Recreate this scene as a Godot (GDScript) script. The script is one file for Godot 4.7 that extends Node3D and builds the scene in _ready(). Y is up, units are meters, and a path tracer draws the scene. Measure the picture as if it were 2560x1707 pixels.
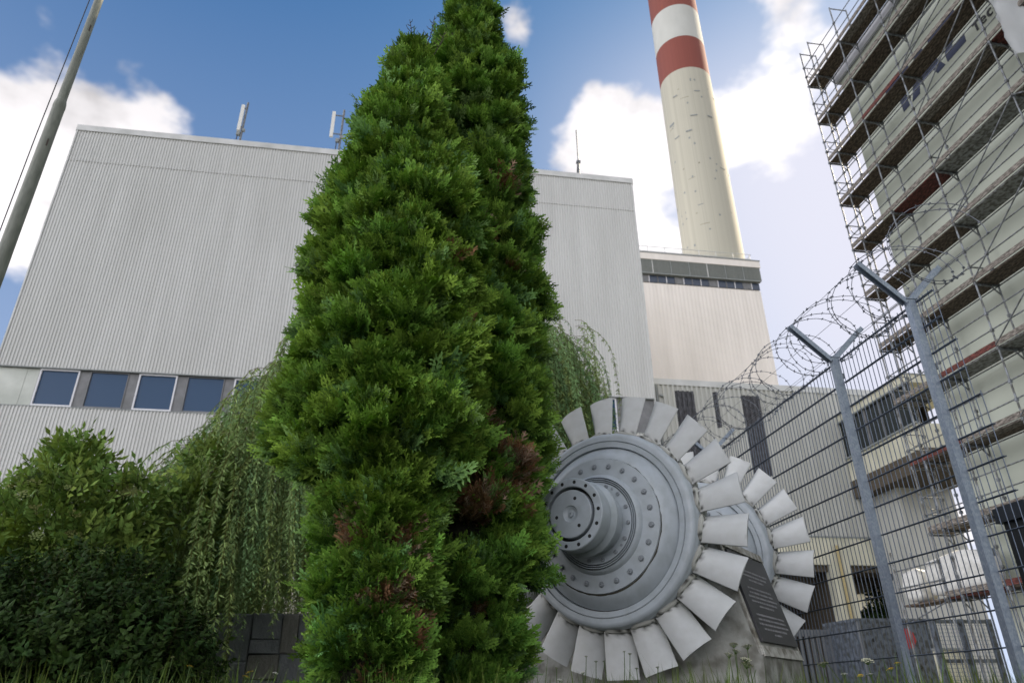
extends Node3D

# Directions: the buildings, the fence and the scaffold share one grid. P runs to the right along the hall front, s runs away from the camera.
const GRID := 9.2
const EYE := 0.3

var rng := RandomNumberGenerator.new()
var M := {}
var unit_box: BoxMesh
var unit_rod: CylinderMesh
var taken := {}

# ------------------------------------------------------------------ helpers

func grid(p: float, s: float, y := 0.0) -> Vector3:
	var a := deg_to_rad(GRID)
	return Vector3(p * cos(a) - s * sin(a), y, -p * sin(a) - s * cos(a))

func polar(az: float, dist: float, y := 0.0) -> Vector3:
	var a := deg_to_rad(az)
	return Vector3(dist * sin(a), y, -dist * cos(a))

func direction(az: float, el: float) -> Vector3:
	var a := deg_to_rad(az)
	var e := deg_to_rad(el)
	return Vector3(sin(a) * cos(e), sin(e), -cos(a) * cos(e))

func numbered(called: String) -> String:
	if not taken.has(called):
		taken[called] = 0
		return called
	taken[called] += 1
	return "%s_%03d" % [called, taken[called]]

func thing(called: String, label: String, category: String, at := Vector3.ZERO, turn := 0.0, group := "") -> Node3D:
	var o := Node3D.new()
	o.name = numbered(called)
	add_child(o)
	o.position = at
	o.rotation_degrees.y = turn
	tag(o, label, category, group)
	return o

func tag(o: Node, label: String, category: String, group := "") -> void:
	o.set_meta("label", label)
	o.set_meta("category", category)
	if group:
		o.set_meta("group", group)

func begin() -> SurfaceTool:
	var s := SurfaceTool.new()
	s.begin(Mesh.PRIMITIVE_TRIANGLES)
	return s

func finish(s: SurfaceTool) -> ArrayMesh:
	s.generate_normals()
	return s.commit()

func obj(called: String, s: SurfaceTool, m: Material, parent: Node) -> MeshInstance3D:
	return inst(called, finish(s), m, parent)

func inst(called: String, mesh: Mesh, m: Material, parent: Node, xf := Transform3D()) -> MeshInstance3D:
	var o := MeshInstance3D.new()
	o.name = called
	o.mesh = mesh
	o.material_override = m
	o.transform = xf
	parent.add_child(o, true)
	return o

func struct(called: String, s: SurfaceTool, m: Material) -> MeshInstance3D:
	var o := obj(called, s, m, self)
	o.set_meta("kind", "structure")
	return o

func block(called: String, c: Vector3, size: Vector3, m: Material, parent: Node) -> MeshInstance3D:
	return inst(called, unit_box, m, parent, Transform3D(Basis.from_scale(size), c))

func rod_xf(a: Vector3, b: Vector3, r: float) -> Transform3D:
	var y := (b - a)
	var l := y.length()
	y /= l
	var x := y.cross(Vector3(0.31, 0.2, 0.93)).normalized()
	var z := x.cross(y)
	return Transform3D(Basis(x * r, y * l, z * r), (a + b) / 2.0)

func rod(called: String, a: Vector3, b: Vector3, r: float, m: Material, parent: Node) -> MeshInstance3D:
	return inst(called, unit_rod, m, parent, rod_xf(a, b, r))

func quad(s: SurfaceTool, a: Vector3, b: Vector3, c: Vector3, d: Vector3) -> void:
	s.add_vertex(a); s.add_vertex(b); s.add_vertex(c)
	s.add_vertex(a); s.add_vertex(c); s.add_vertex(d)

func box(s: SurfaceTool, c: Vector3, size: Vector3, b := Basis()) -> void:
	s.set_smooth_group(-1)
	var x := b.x * size.x / 2.0
	var y := b.y * size.y / 2.0
	var z := b.z * size.z / 2.0
	for f in [[x, y, z], [y, z, x], [z, x, y]]:
		for k in [1.0, -1.0]:
			var n: Vector3 = f[0] * k
			var u: Vector3 = f[1] * k
			var v: Vector3 = f[2]
			quad(s, c + n - u - v, c + n - u + v, c + n + u + v, c + n + u - v)

func bar(s: SurfaceTool, a: Vector3, b: Vector3, w: float, h: float, up := Vector3.UP) -> void:
	var z := (b - a).normalized()
	if absf(z.dot(up)) > 0.98:
		up = Vector3(0, 0, 1)
	var x := up.cross(z).normalized()
	box(s, (a + b) / 2.0, Vector3(w, h, (b - a).length()), Basis(x, z.cross(x), z))

func tube(s: SurfaceTool, pts: PackedVector3Array, r: float, sides := 6, taper := 1.0) -> void:
	s.set_smooth_group(1)
	var n := pts.size()
	var side := Vector3.ZERO
	var rings := []
	for i in n:
		var t := (pts[mini(i + 1, n - 1)] - pts[maxi(i - 1, 0)]).normalized()
		if side == Vector3.ZERO:
			side = t.cross(Vector3(0.3, 0.55, 0.78)).normalized()
		side = (side - t * side.dot(t)).normalized()
		var up := t.cross(side)
		var rr := r * lerpf(1.0, taper, float(i) / maxf(n - 1, 1))
		var ring := PackedVector3Array()
		for k in sides:
			var a := TAU * k / sides
			ring.append(pts[i] + (side * cos(a) + up * sin(a)) * rr)
		rings.append(ring)
	for i in n - 1:
		for k in sides:
			var q := (k + 1) % sides
			quad(s, rings[i][k], rings[i][q], rings[i + 1][q], rings[i + 1][k])

func lathe(s: SurfaceTool, prof: Array, n: int, xf := Transform3D(), soft := false, from := 2) -> void:
	# prof holds Vector2(radius, z); the axis is the local z
	for i in prof.size() - 1:
		s.set_smooth_group(from if soft else from + i)
		var p: Vector2 = prof[i]
		var q: Vector2 = prof[i + 1]
		for k in n:
			var a := TAU * k / n
			var b := TAU * (k + 1) / n
			var ca := Vector3(cos(a), sin(a), 0)
			var cb := Vector3(cos(b), sin(b), 0)
			var p0 := xf * (ca * p.x + Vector3(0, 0, p.y))
			var p1 := xf * (cb * p.x + Vector3(0, 0, p.y))
			var q0 := xf * (ca * q.x + Vector3(0, 0, q.y))
			var q1 := xf * (cb * q.x + Vector3(0, 0, q.y))
			if p.x > 1e-5:
				s.add_vertex(p0); s.add_vertex(p1); s.add_vertex(q1 if q.x > 1e-5 else q0)
			if q.x > 1e-5:
				s.add_vertex(p0); s.add_vertex(q1); s.add_vertex(q0)

func slab(s: SurfaceTool, poly: PackedVector2Array, depth: float, xf: Transform3D) -> void:
	# a polygon in the xy plane, given thickness along -z
	s.set_smooth_group(-1)
	if not Geometry2D.is_polygon_clockwise(poly):
		poly.reverse()
	var back := Vector3(0, 0, -depth)
	var ids := Geometry2D.triangulate_polygon(poly)
	for i in range(0, ids.size(), 3):
		var a := Vector3(poly[ids[i]].x, poly[ids[i]].y, 0)
		var b := Vector3(poly[ids[i + 1]].x, poly[ids[i + 1]].y, 0)
		var c := Vector3(poly[ids[i + 2]].x, poly[ids[i + 2]].y, 0)
		if (b - a).cross(c - a).z > 0:
			var t := b
			b = c
			c = t
		s.add_vertex(xf * a); s.add_vertex(xf * b); s.add_vertex(xf * c)
		s.add_vertex(xf * (a + back)); s.add_vertex(xf * (c + back)); s.add_vertex(xf * (b + back))
	for i in poly.size():
		var p := Vector3(poly[i].x, poly[i].y, 0)
		var j := (i + 1) % poly.size()
		var q := Vector3(poly[j].x, poly[j].y, 0)
		quad(s, xf * p, xf * (p + back), xf * (q + back), xf * q)

func corrugated(s: SurfaceTool, x0: float, x1: float, y0: float, y1: float, z: float, pitch: float, depth: float) -> void:
	s.set_smooth_group(-1)
	var at := [0.0, 0.36, 0.5, 0.86]
	var dz := [0.0, 0.0, depth, depth]
	var x := x0
	var k := 0
	var px := x0
	var pz := z
	while px < x1 - 1e-4:
		k += 1
		var nx := minf(x1, x0 + pitch * (k / 4 + at[k % 4]))
		var nz: float = z + dz[k % 4]
		quad(s, Vector3(px, y0, pz), Vector3(px, y1, pz), Vector3(nx, y1, nz), Vector3(nx, y0, nz))
		px = nx
		pz = nz

func many(called: String, mesh: Mesh, m: Material, parent: Node, xfs: Array, tints: Array) -> MultiMeshInstance3D:
	var mm := MultiMesh.new()
	mm.transform_format = MultiMesh.TRANSFORM_3D
	mm.use_colors = true
	mm.mesh = mesh
	mm.instance_count = xfs.size()
	for i in xfs.size():
		mm.set_instance_transform(i, xfs[i])
		mm.set_instance_color(i, tints[i])
	var o := MultiMeshInstance3D.new()
	o.name = called
	o.multimesh = mm
	o.material_override = m
	o.set_meta("kind", "stuff")
	parent.add_child(o, true)
	return o

func lin(r: float, g: float, b: float, a := 1.0) -> Color:
	return Color(r, g, b, a).linear_to_srgb()

func noise_tex(sd: int, freq: float, lo: Color, hi: Color, octaves := 5, cut := 0.0, cut2 := 1.0, kind := FastNoiseLite.TYPE_SIMPLEX_SMOOTH) -> NoiseTexture2D:
	var n := FastNoiseLite.new()
	n.seed = sd
	n.noise_type = kind
	n.frequency = freq
	n.fractal_octaves = octaves
	if kind == FastNoiseLite.TYPE_CELLULAR:
		n.fractal_type = FastNoiseLite.FRACTAL_NONE
		n.cellular_return_type = FastNoiseLite.RETURN_CELL_VALUE
	var g := Gradient.new()
	g.set_color(0, lo)
	g.set_color(1, hi)
	g.set_offset(0, cut)
	g.set_offset(1, cut2)
	var t := NoiseTexture2D.new()
	t.width = 512
	t.height = 512
	t.seamless = true
	t.noise = n
	t.color_ramp = g
	return t

func mat(key: String, c: Color, rough: float, tex: Texture2D = null, scale := Vector3.ONE, metal := 0.0) -> StandardMaterial3D:
	var m := StandardMaterial3D.new()
	m.resource_name = key
	m.albedo_color = c
	m.roughness = rough
	m.metallic = metal
	if tex:
		m.albedo_texture = tex
		m.uv1_triplanar = true
		m.uv1_world_triplanar = true
		m.uv1_scale = scale
	M[key] = m
	return m

func relief(key: String, tex: Texture2D, cm: float) -> void:
	M[key].heightmap_enabled = true
	M[key].heightmap_texture = tex
	M[key].heightmap_scale = cm

func leaf_mat(key: String, glow: float) -> void:
	var m := StandardMaterial3D.new()
	m.resource_name = key
	m.vertex_color_use_as_albedo = true
	m.roughness = 0.55
	m.metallic_specular = 0.2
	m.cull_mode = BaseMaterial3D.CULL_DISABLED
	if glow > 0:
		m.backlight_enabled = true
		m.backlight = Color(glow, glow, glow * 0.6)
	M[key] = m

# ------------------------------------------------------------------ sky

func sky_texture(sun: Vector3) -> ImageTexture:
	var w := 3072
	var h := 1536
	var n := FastNoiseLite.new()
	n.seed = 41
	n.noise_type = FastNoiseLite.TYPE_SIMPLEX_SMOOTH
	n.frequency = 2.1
	n.fractal_octaves = 7
	n.fractal_gain = 0.58
	var big := FastNoiseLite.new()
	big.seed = 7
	big.frequency = 1.1
	big.fractal_octaves = 3
	# where banks of cloud and blue holes stand: azimuth, elevation, strength, breadth in degrees
	var banks := [
		[-43, 33, 0.75, 6], [-37, 35.5, 0.5, 4.5], [-31, 36.5, 0.62, 4.2], [-34, 31, 0.5, 6], [-43, 28, 0.5, 5],
		[-44, 43, 0.16, 3], [-36.4, 42.4, 0.4, 1.3], [-25, 41.2, 0.62, 1.3], [-33.5, 40.6, 0.22, 1.6],
		[-27, 48, -0.6, 13], [-12, 47, -0.55, 9], [-18, 38, -0.5, 7], [-40, 22, -0.5, 5], [-37, 46, -0.3, 4],
		[8.5, 51, -0.4, 3.2], [22, 47.5, -0.55, 3.6], [13, 51, -0.4, 4], [3.6, 46, -0.35, 2.6],
		[1.0, 50.4, 1.0, 3.0], [-7, 52, 0.9, 2.2], [-5, 53, 0.5, 3], [10.5, 44.5, 0.5, 3.4], [7, 39.5, 0.55, 4.5], [13.5, 35, 0.55, 6], [11, 29, 0.4, 5],
		[28, 47, 0.7, 4.5], [26, 39.5, 0.62, 4.5], [22.5, 40.5, 0.45, 2.8], [19, 33, 0.4, 5], [30, 52, 0.4, 5], [26, 27, -0.12, 7],
	]
	var dirs := PackedVector3Array()
	var amp := PackedFloat32Array()
	var near := PackedFloat32Array()
	for b in banks:
		dirs.append(direction(b[0], b[1]))
		amp.append(b[2])
		near.append(1.0 / (2.0 * (1.0 - cos(deg_to_rad(b[3])))))
	var data := PackedFloat32Array()
	data.resize(w * h * 4)
	data.fill(1.0)
	var view := direction(-4, 33)
	for y in h:
		var el := PI * (0.5 - (y + 0.5) / h)
		if el < -0.02:
			var o := y * w * 4
			for x in w:
				data[o] = 0.16
				data[o + 1] = 0.16
				data[o + 2] = 0.155
				o += 4
			continue
		var ce := cos(el)
		var se := sin(el)
		var up := clampf(el / 1.0, 0.0, 1.0)
		var t := pow(up, 0.8)
		var o := y * w * 4
		for x in w:
			var a := TAU * (x + 0.5) / w
			var d := Vector3(sin(a) * ce, se, -cos(a) * ce)
			var sd := maxf(d.dot(sun), 0.0)
			var s4 := sd * sd * sd * sd
			var r := lerpf(0.20, 0.007, t) + 0.085 * s4
			var g := lerpf(0.25, 0.050, t) + 0.115 * s4
			var b := lerpf(0.35, 0.138, t) + 0.13 * s4
			var pale := smoothstep(0.66, 0.92, sd) * (1.0 - smoothstep(0.60, 0.84, se))
			r = lerpf(r, 0.31, pale)
			g = lerpf(g, 0.312, pale)
			b = lerpf(b, 0.36, pale)
			var q := Vector3(d.x * 1.0, d.y * 1.9, d.z * 1.0)
			var f := n.get_noise_3dv(q)
			var cov := 0.0
			var v := d.dot(view)
			if v > 0.58:
				for k in dirs.size():
					var c := (1.0 - d.dot(dirs[k])) * near[k] * 2.0
					if c < 5.0:
						cov += amp[k] * 1.2 * exp(-c)
			var out := 1.0 - smoothstep(0.60, 0.74, v)
			cov -= (1.0 - out) * 0.20
			if out > 0.0:
				cov += out * (0.42 + 0.6 * big.get_noise_3dv(d))
			var den := smoothstep(0.10, 0.40, f * 1.05 + cov * 0.72)
			if den > 0.0:
				var thick := smoothstep(0.28, 0.95, f * 0.5 + cov)
				# clouds opposite the sun are lit from the front
				var front := 1.0 + 3.6 * smoothstep(0.25, -0.6, d.dot(sun))
				var lit := (0.375 + 0.12 * s4 + 0.06 * thick - 0.16 * smoothstep(-0.1, 0.6, n.get_noise_3dv(q * 1.6 + Vector3(0, 0.3, 0) + sun * 0.10))) * front
				r = lerpf(r, lit * 1.0, den)
				g = lerpf(g, lit * 0.965, den)
				b = lerpf(b, lit * 0.985, den)
			data[o] = r
			data[o + 1] = g
			data[o + 2] = b
			o += 4
	return ImageTexture.create_from_image(Image.create_from_data(w, h, false, Image.FORMAT_RGBAF, data.to_byte_array()))

# ------------------------------------------------------------------ materials

func materials() -> void:
	var fine := noise_tex(3, 0.03, Color(0.84, 0.84, 0.84), Color(1, 1, 1), 6)
	var soft := noise_tex(11, 0.008, Color(0.80, 0.81, 0.80), Color(1, 1, 1), 5)
	var streak := noise_tex(5, 0.02, Color(0.82, 0.83, 0.82), Color(1, 1, 1), 5, 0.15, 0.75)
	var faint := noise_tex(13, 0.010, Color(0.92, 0.92, 0.915), Color(1, 1, 1), 5)
	var blot := noise_tex(17, 0.014, Color(0.60, 0.58, 0.54), Color(1, 1, 1), 6, 0.25, 0.6)
	var grain := noise_tex(23, 0.03, Color(0.45, 0.44, 0.43), Color(1, 1, 1), 5, 0.2, 0.8)
	var spangle := noise_tex(29, 0.055, Color(0.84, 0.86, 0.89), Color(1, 1, 1), 1, 0.0, 1.0, FastNoiseLite.TYPE_CELLULAR)
	var rough_bump := noise_tex(31, 0.05, Color(0, 0, 0), Color(1, 1, 1), 5)
	mat("cladding", lin(0.605, 0.615, 0.60), 0.55, faint, Vector3(0.12, 0.012, 0.12))
	mat("coping", lin(0.63, 0.64, 0.63), 0.5, soft, Vector3(0.1, 0.1, 0.1))
	mat("infill", lin(0.60, 0.63, 0.58), 0.6, soft, Vector3(0.1, 0.1, 0.1))
	mat("pier", lin(0.20, 0.205, 0.215), 0.6, soft, Vector3(0.3, 0.3, 0.3))
	mat("alu", lin(0.62, 0.63, 0.66), 0.4)
	mat("glass_painted_sky", lin(0.026, 0.066, 0.135), 0.2)  # blue sky reflection put into the pane albedo
	M["glass_painted_sky"].metallic_specular = 0.28
	mat("glass_far", lin(0.045, 0.062, 0.095), 0.25)
	mat("glass_dark", lin(0.018, 0.024, 0.026), 0.1)
	mat("cream", lin(0.66, 0.645, 0.52), 0.75, soft, Vector3(0.12, 0.06, 0.12))
	mat("cream_rib", lin(0.47, 0.48, 0.45), 0.65, faint, Vector3(0.15, 0.03, 0.15))
	mat("pale_wall", lin(0.78, 0.74, 0.69), 0.7, faint, Vector3(0.1, 0.012, 0.1))
	mat("plinth", lin(0.50, 0.47, 0.40), 0.85, soft, Vector3(0.2, 0.2, 0.2))
	mat("office_wall", lin(0.41, 0.445, 0.385), 0.85, faint, Vector3(0.09, 0.05, 0.09))
	mat("office_trim", lin(0.42, 0.43, 0.46), 0.7)
	mat("louvre", lin(0.27, 0.295, 0.29), 0.6, fine, Vector3(0.2, 0.2, 0.2))
	mat("stripped", lin(0.10, 0.105, 0.12), 0.7, grain, Vector3(0.5, 0.12, 0.5))
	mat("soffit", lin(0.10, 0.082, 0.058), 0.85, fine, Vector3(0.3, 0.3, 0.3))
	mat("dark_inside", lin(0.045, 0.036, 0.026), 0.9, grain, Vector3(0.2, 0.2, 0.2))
	mat("pipe_yellow", lin(0.34, 0.28, 0.13), 0.5)
	mat("bright_roof", lin(0.62, 0.52, 0.42), 0.8)
	mat("chimney_cream", lin(0.46, 0.445, 0.375), 0.85, chimney_tex(false), Vector3(0.055, 0.05, 0.045))
	mat("chimney_white", lin(0.52, 0.53, 0.50), 0.85, faint, Vector3(0.08, 0.03, 0.08))
	mat("chimney_red", lin(0.255, 0.066, 0.048), 0.8, chimney_tex(true), Vector3(0.055, 0.05, 0.055))
	mat("rust_dark", lin(0.07, 0.055, 0.045), 0.8)
	mat("mast_paint", lin(0.20, 0.215, 0.18), 0.6, streak, Vector3(2.5, 0.35, 2.5))
	mat("galva", lin(0.36, 0.41, 0.48), 0.42, spangle, Vector3(4.0, 2.4, 4.0), 0.55)
	mat("galva_dull", lin(0.17, 0.19, 0.215), 0.45, fine, Vector3(2, 2, 2), 0.5)
	mat("fence_rod", lin(0.13, 0.16, 0.21), 0.42, fine, Vector3(5, 5, 5), 0.6)
	mat("wire", lin(0.16, 0.175, 0.20), 0.4, null, Vector3.ONE, 0.6)
	mat("scaffold_tube", lin(0.19, 0.21, 0.23), 0.5, blot, Vector3(1, 0.4, 1), 0.35)
	mat("plank", lin(0.165, 0.130, 0.100), 0.9, grain, Vector3(0.9, 1.2, 0.35))
	mat("plank_grey", lin(0.28, 0.255, 0.225), 0.9, grain, Vector3(0.9, 1.2, 0.35))
	mat("plank_red", lin(0.17, 0.045, 0.035), 0.85, grain, Vector3(0.9, 1.2, 0.35))
	mat("deck_metal", lin(0.25, 0.26, 0.26), 0.55, blot, Vector3(0.8, 0.8, 0.8), 0.3)
	mat("navy", lin(0.012, 0.022, 0.06), 0.6)
	mat("black_paint", lin(0.012, 0.014, 0.018), 0.6)
	mat("netting", lin(0.36, 0.38, 0.39), 0.85)
	M["netting"].backlight_enabled = true
	M["netting"].backlight = Color(0.7, 0.7, 0.7)
	mat("sack", lin(0.62, 0.62, 0.60), 0.6, soft, Vector3(1.2, 1.2, 1.2))
	mat("turbine_grey", lin(0.37, 0.415, 0.45), 0.40, noise_tex(37, 0.012, Color(0.93, 0.93, 0.92), Color(1, 1, 1), 6, 0.2, 0.6), Vector3(1.6, 1.2, 1.6))
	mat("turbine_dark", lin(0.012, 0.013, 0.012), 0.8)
	mat("grime", lin(0.045, 0.042, 0.030), 0.95)
	mat("bolt", lin(0.22, 0.245, 0.265), 0.45)
	leaf_mat("blade_paint", 0.0)
	M["blade_paint"].roughness = 0.5
	M["blade_paint"].cull_mode = BaseMaterial3D.CULL_BACK
	M["blade_paint"].albedo_texture = noise_tex(39, 0.012, Color(0.93, 0.93, 0.92), Color(1, 1, 1), 6)
	M["blade_paint"].uv1_triplanar = true
	M["blade_paint"].uv1_world_triplanar = true
	M["blade_paint"].uv1_scale = Vector3(2, 2, 2)
	mat("concrete", lin(0.34, 0.35, 0.325), 0.9, noise_tex(43, 0.012, Color(0.66, 0.65, 0.62), Color(1, 1, 1), 6, 0.3, 0.62), Vector3(1.1, 0.7, 1.1))
	relief("concrete", rough_bump, 0.4)
	mat("concrete_pale", lin(0.46, 0.46, 0.42), 0.9, blot, Vector3(1.6, 1.6, 1.6))
	mat("plaque", lin(0.035, 0.036, 0.042), 0.45, fine, Vector3(3, 3, 3))
	mat("plaque_text", lin(0.24, 0.24, 0.25), 0.6)
	mat("stone", lin(0.30, 0.315, 0.335), 0.9, soft, Vector3(1.3, 0.7, 1.3))
	relief("stone", rough_bump, 1.0)
	mat("stone_warm", lin(0.32, 0.31, 0.285), 0.9, soft, Vector3(1.3, 0.7, 1.3))
	relief("stone_warm", rough_bump, 1.0)
	mat("mortar", lin(0.07, 0.07, 0.068), 0.95)
	mat("cabinet", lin(0.016, 0.018, 0.021), 0.4, fine, Vector3(3, 3, 3))
	mat("cabinet_lid", lin(0.022, 0.027, 0.036), 0.35)
	mat("steel_blue", lin(0.085, 0.105, 0.135), 0.6, blot, Vector3(0.5, 0.5, 0.5))
	mat("palisade", lin(0.15, 0.165, 0.185), 0.6, fine, Vector3(0.6, 0.6, 0.6))
	mat("sign_red", lin(0.30, 0.02, 0.025), 0.5)
	mat("antenna_white", lin(0.66, 0.66, 0.62), 0.5)
	mat("bark", lin(0.075, 0.06, 0.045), 0.95, grain, Vector3(3, 0.7, 3))
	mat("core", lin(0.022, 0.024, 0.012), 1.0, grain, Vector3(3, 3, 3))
	mat("soil", lin(0.055, 0.062, 0.028), 1.0, blot, Vector3(0.4, 0.4, 0.4))
	mat("yard", lin(0.13, 0.13, 0.125), 0.95, fine, Vector3(0.2, 0.2, 0.2))
	leaf_mat("thuja", 0.30)
	leaf_mat("leaf", 0.5)
	leaf_mat("dry", 0.15)
	leaf_mat("grass", 0.5)
	leaf_mat("petal", 0.4)

func chimney_tex(worn: bool) -> ImageTexture:
	var r := RandomNumberGenerator.new()
	r.seed = 77 + int(worn)
	var im := Image.create(512, 512, false, Image.FORMAT_RGB8)
	im.fill(Color.WHITE)
	for x in 512:
		var k := 0.93 + 0.07 * r.randf()
		im.fill_rect(Rect2i(x, 0, 1, 512), Color(k, k, k * 0.99))
	for i in (26 if worn else 20):
		var c := Color(1.0, 1.9, 1.4) if worn else Color(0.62, 0.62, 0.58)
		var p := Vector2i(r.randi() % 512, r.randi() % 512)
		var size := Vector2i(3 + r.randi() % 4, 5 + r.randi() % (16 if worn else 5))
		if not worn and r.randf() < 0.3:
			size = Vector2i(14 + r.randi() % 16, 2)
		if worn:
			c = Color(0.98, 0.94, 0.72)
		im.fill_rect(Rect2i(p, size), c)
	if worn:
		for y in 512:
			for x in 512:
				var c := im.get_pixel(x, y)
				if c.b > 0.8:
					im.set_pixel(x, y, c * Color(0.94, 0.94, 0.94))
	return ImageTexture.create_from_image(im)

# ------------------------------------------------------------------ leaf shapes

func petal(s: SurfaceTool, a: Vector3, b: Vector3, side: Vector3, w: float, c0: Color, c1: Color, fold := Vector3.ZERO) -> void:
	var m := a.lerp(b, 0.45)
	s.set_smooth_group(-1)
	for k in [1.0, -1.0]:
		var e: Vector3 = m + side * w * k + fold
		s.set_color(c0)
		s.add_vertex(a)
		s.set_color(c1)
		if k > 0:
			s.add_vertex(e); s.add_vertex(b)
		else:
			s.add_vertex(b); s.add_vertex(e)

func thuja_frond(sd: int, base: Color, tip: Color, thin := false) -> ArrayMesh:
	# a flat spray of scale leaves one unit long, as it grows on a thuja: a curved axis, side shoots that lean forward and their own side shoots
	rng.seed = sd
	var s := begin()
	var bend := rng.randf_range(-0.25, 0.25)
	var cup := rng.randf_range(0.05, 0.28)
	var at := func(t: float) -> Vector3: return Vector3(bend * t * t, t, cup * t * t)
	for i in 4:
		var t0 := i / 4.0
		petal(s, at.call(t0), at.call(t0 + 0.30), Vector3(1, 0, 0), 0.040, base.lerp(tip, t0), base.lerp(tip, minf(1, t0 + 0.3)))
	var n := 11
	for i in n:
		var t := 0.08 + 0.86 * i / n
		var k := 1.0 if i % 2 == 0 else -1.0
		var length := (0.46 * (1.0 - 0.72 * t) + 0.05) * rng.randf_range(0.75, 1.15)
		var a := deg_to_rad(rng.randf_range(30, 46))
		var p: Vector3 = at.call(t)
		var dir := Vector3(sin(a) * k, cos(a), rng.randf_range(-0.05, 0.30)).normalized()
		var side := Vector3(cos(a), -sin(a) * k, 0)
		var c := base.lerp(tip, clampf(t * 0.8 + 0.15, 0, 1))
		petal(s, p, p + dir * length, side, 0.042 if not thin else 0.026, base.lerp(tip, t * 0.7), c)
		var subs := 0 if thin else 1 + int(length * 6)
		for j in subs:
			var u := (j + 0.8) / (subs + 0.6)
			var kk := 1.0 if (j + i) % 2 == 0 else -1.0
			var a2 := a * k + kk * deg_to_rad(rng.randf_range(28, 44))
			var d2 := Vector3(sin(a2), cos(a2), rng.randf_range(-0.15, 0.25)).normalized()
			var q := p + dir * length * u
			petal(s, q, q + d2 * length * rng.randf_range(0.34, 0.55), Vector3(d2.y, -d2.x, 0), 0.036, c, c.lerp(tip, 0.75))
	return finish(s)

func willow_strand(sd: int, drop: float) -> ArrayMesh:
	# a hanging shoot: the first third arches outward (x), the rest hangs; narrow leaves all along
	rng.seed = sd
	var s := begin()
	var pts := PackedVector3Array()
	var p := Vector3.ZERO
	var d := Vector3(0.62, 0.35, 0)
	var n := 14
	for i in n:
		pts.append(p)
		d = (d + Vector3(rng.randf_range(-0.10, 0.08), -0.55, rng.randf_range(-0.12, 0.12))).normalized()
		if d.y < -0.93:
			d.x *= 0.6
		p += d * drop / n
	s.set_color(Color(0.10, 0.10, 0.035))
	tube(s, pts, 0.004, 3, 0.4)
	var leaves := int(drop * 66)
	for i in leaves:
		var f := rng.randf_range(0.08, 1.0) * (n - 1)
		var k := int(f)
		var q := pts[k].lerp(pts[mini(k + 1, n - 1)], f - k)
		var a := rng.randf() * TAU
		var dir := Vector3(cos(a) * 0.6, rng.randf_range(-1.0, -0.25), sin(a) * 0.6).normalized()
		var side := dir.cross(Vector3(cos(a + 1.2), 0.3, sin(a + 1.2))).normalized()
		var g := rng.randf_range(0.75, 1.25)
		petal(s, q, q + dir * rng.randf_range(0.045, 0.085), side, 0.0075, Color(0.16, 0.255, 0.085) * g, Color(0.23, 0.335, 0.135) * g, side.cross(dir) * 0.003)
	return finish(s)

func pinnate_leaf(sd: int, pairs: int, long: float) -> ArrayMesh:
	rng.seed = sd
	var s := begin()
	var c := Color(0.11, 0.18, 0.040)
	var d := Color(0.175, 0.265, 0.065)
	s.set_color(Color(0.08, 0.10, 0.03))
	tube(s, PackedVector3Array([Vector3.ZERO, Vector3(0, 0.5, 0.06), Vector3(0, 1, -0.04)]), 0.012, 3)
	for i in pairs:
		var t := 0.3 + 0.6 * i / pairs
		for k in [1.0, -1.0]:
			var a := deg_to_rad(rng.randf_range(48, 70))
			var dir := Vector3(sin(a) * k, cos(a), rng.randf_range(-0.35, -0.05)).normalized()
			var q := Vector3(0, t, 0.05)
			petal(s, q, q + dir * long, Vector3(dir.y, -dir.x, 0), long * 0.22, c, d, Vector3(0, 0, 0.02))
	petal(s, Vector3(0, 0.95, 0), Vector3(0, 0.95 + long, -0.12), Vector3(1, 0, 0), long * 0.22, c, d, Vector3(0, 0, 0.02))
	return finish(s)

func leaf_sprig(sd: int) -> ArrayMesh:
	rng.seed = sd
	var s := begin()
	s.set_color(Color(0.05, 0.045, 0.03))
	tube(s, PackedVector3Array([Vector3.ZERO, Vector3(0.05, 0.5, 0), Vector3(0, 1, 0)]), 0.012, 3)
	for i in 11:
		var t := 0.1 + 0.09 * i
		var a := i * 2.4 + rng.randf()
		var dir := Vector3(cos(a), rng.randf_range(0.1, 0.9), sin(a)).normalized()
		var q := Vector3(0, t, 0)
		var side := dir.cross(Vector3.UP).normalized()
		petal(s, q, q + dir * rng.randf_range(0.28, 0.44), side, 0.10, Color(0.016, 0.034, 0.009), Color(0.028, 0.055, 0.013), Vector3(0, -0.02, 0))
	return finish(s)

func umbel_head(sd: int, c: Color) -> ArrayMesh:
	rng.seed = sd
	var s := begin()
	for i in 22:
		var a := i * 2.399
		var r := sqrt(i / 22.0) * 0.5
		var p := Vector3(cos(a) * r, 0.22 - r * r * 0.6, sin(a) * r)
		s.set_color(Color(0.10, 0.16, 0.05))
		tube(s, PackedVector3Array([Vector3(0, -0.25, 0), p]), 0.012, 3)
		for k in 3:
			var b := rng.randf() * TAU
			var d := Vector3(cos(b), 0.25, sin(b))
			petal(s, p - d * 0.09, p + d * 0.11, d.cross(Vector3.UP).normalized(), 0.075, c, c * 0.95)
	return finish(s)

# ------------------------------------------------------------------ _ready

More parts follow.
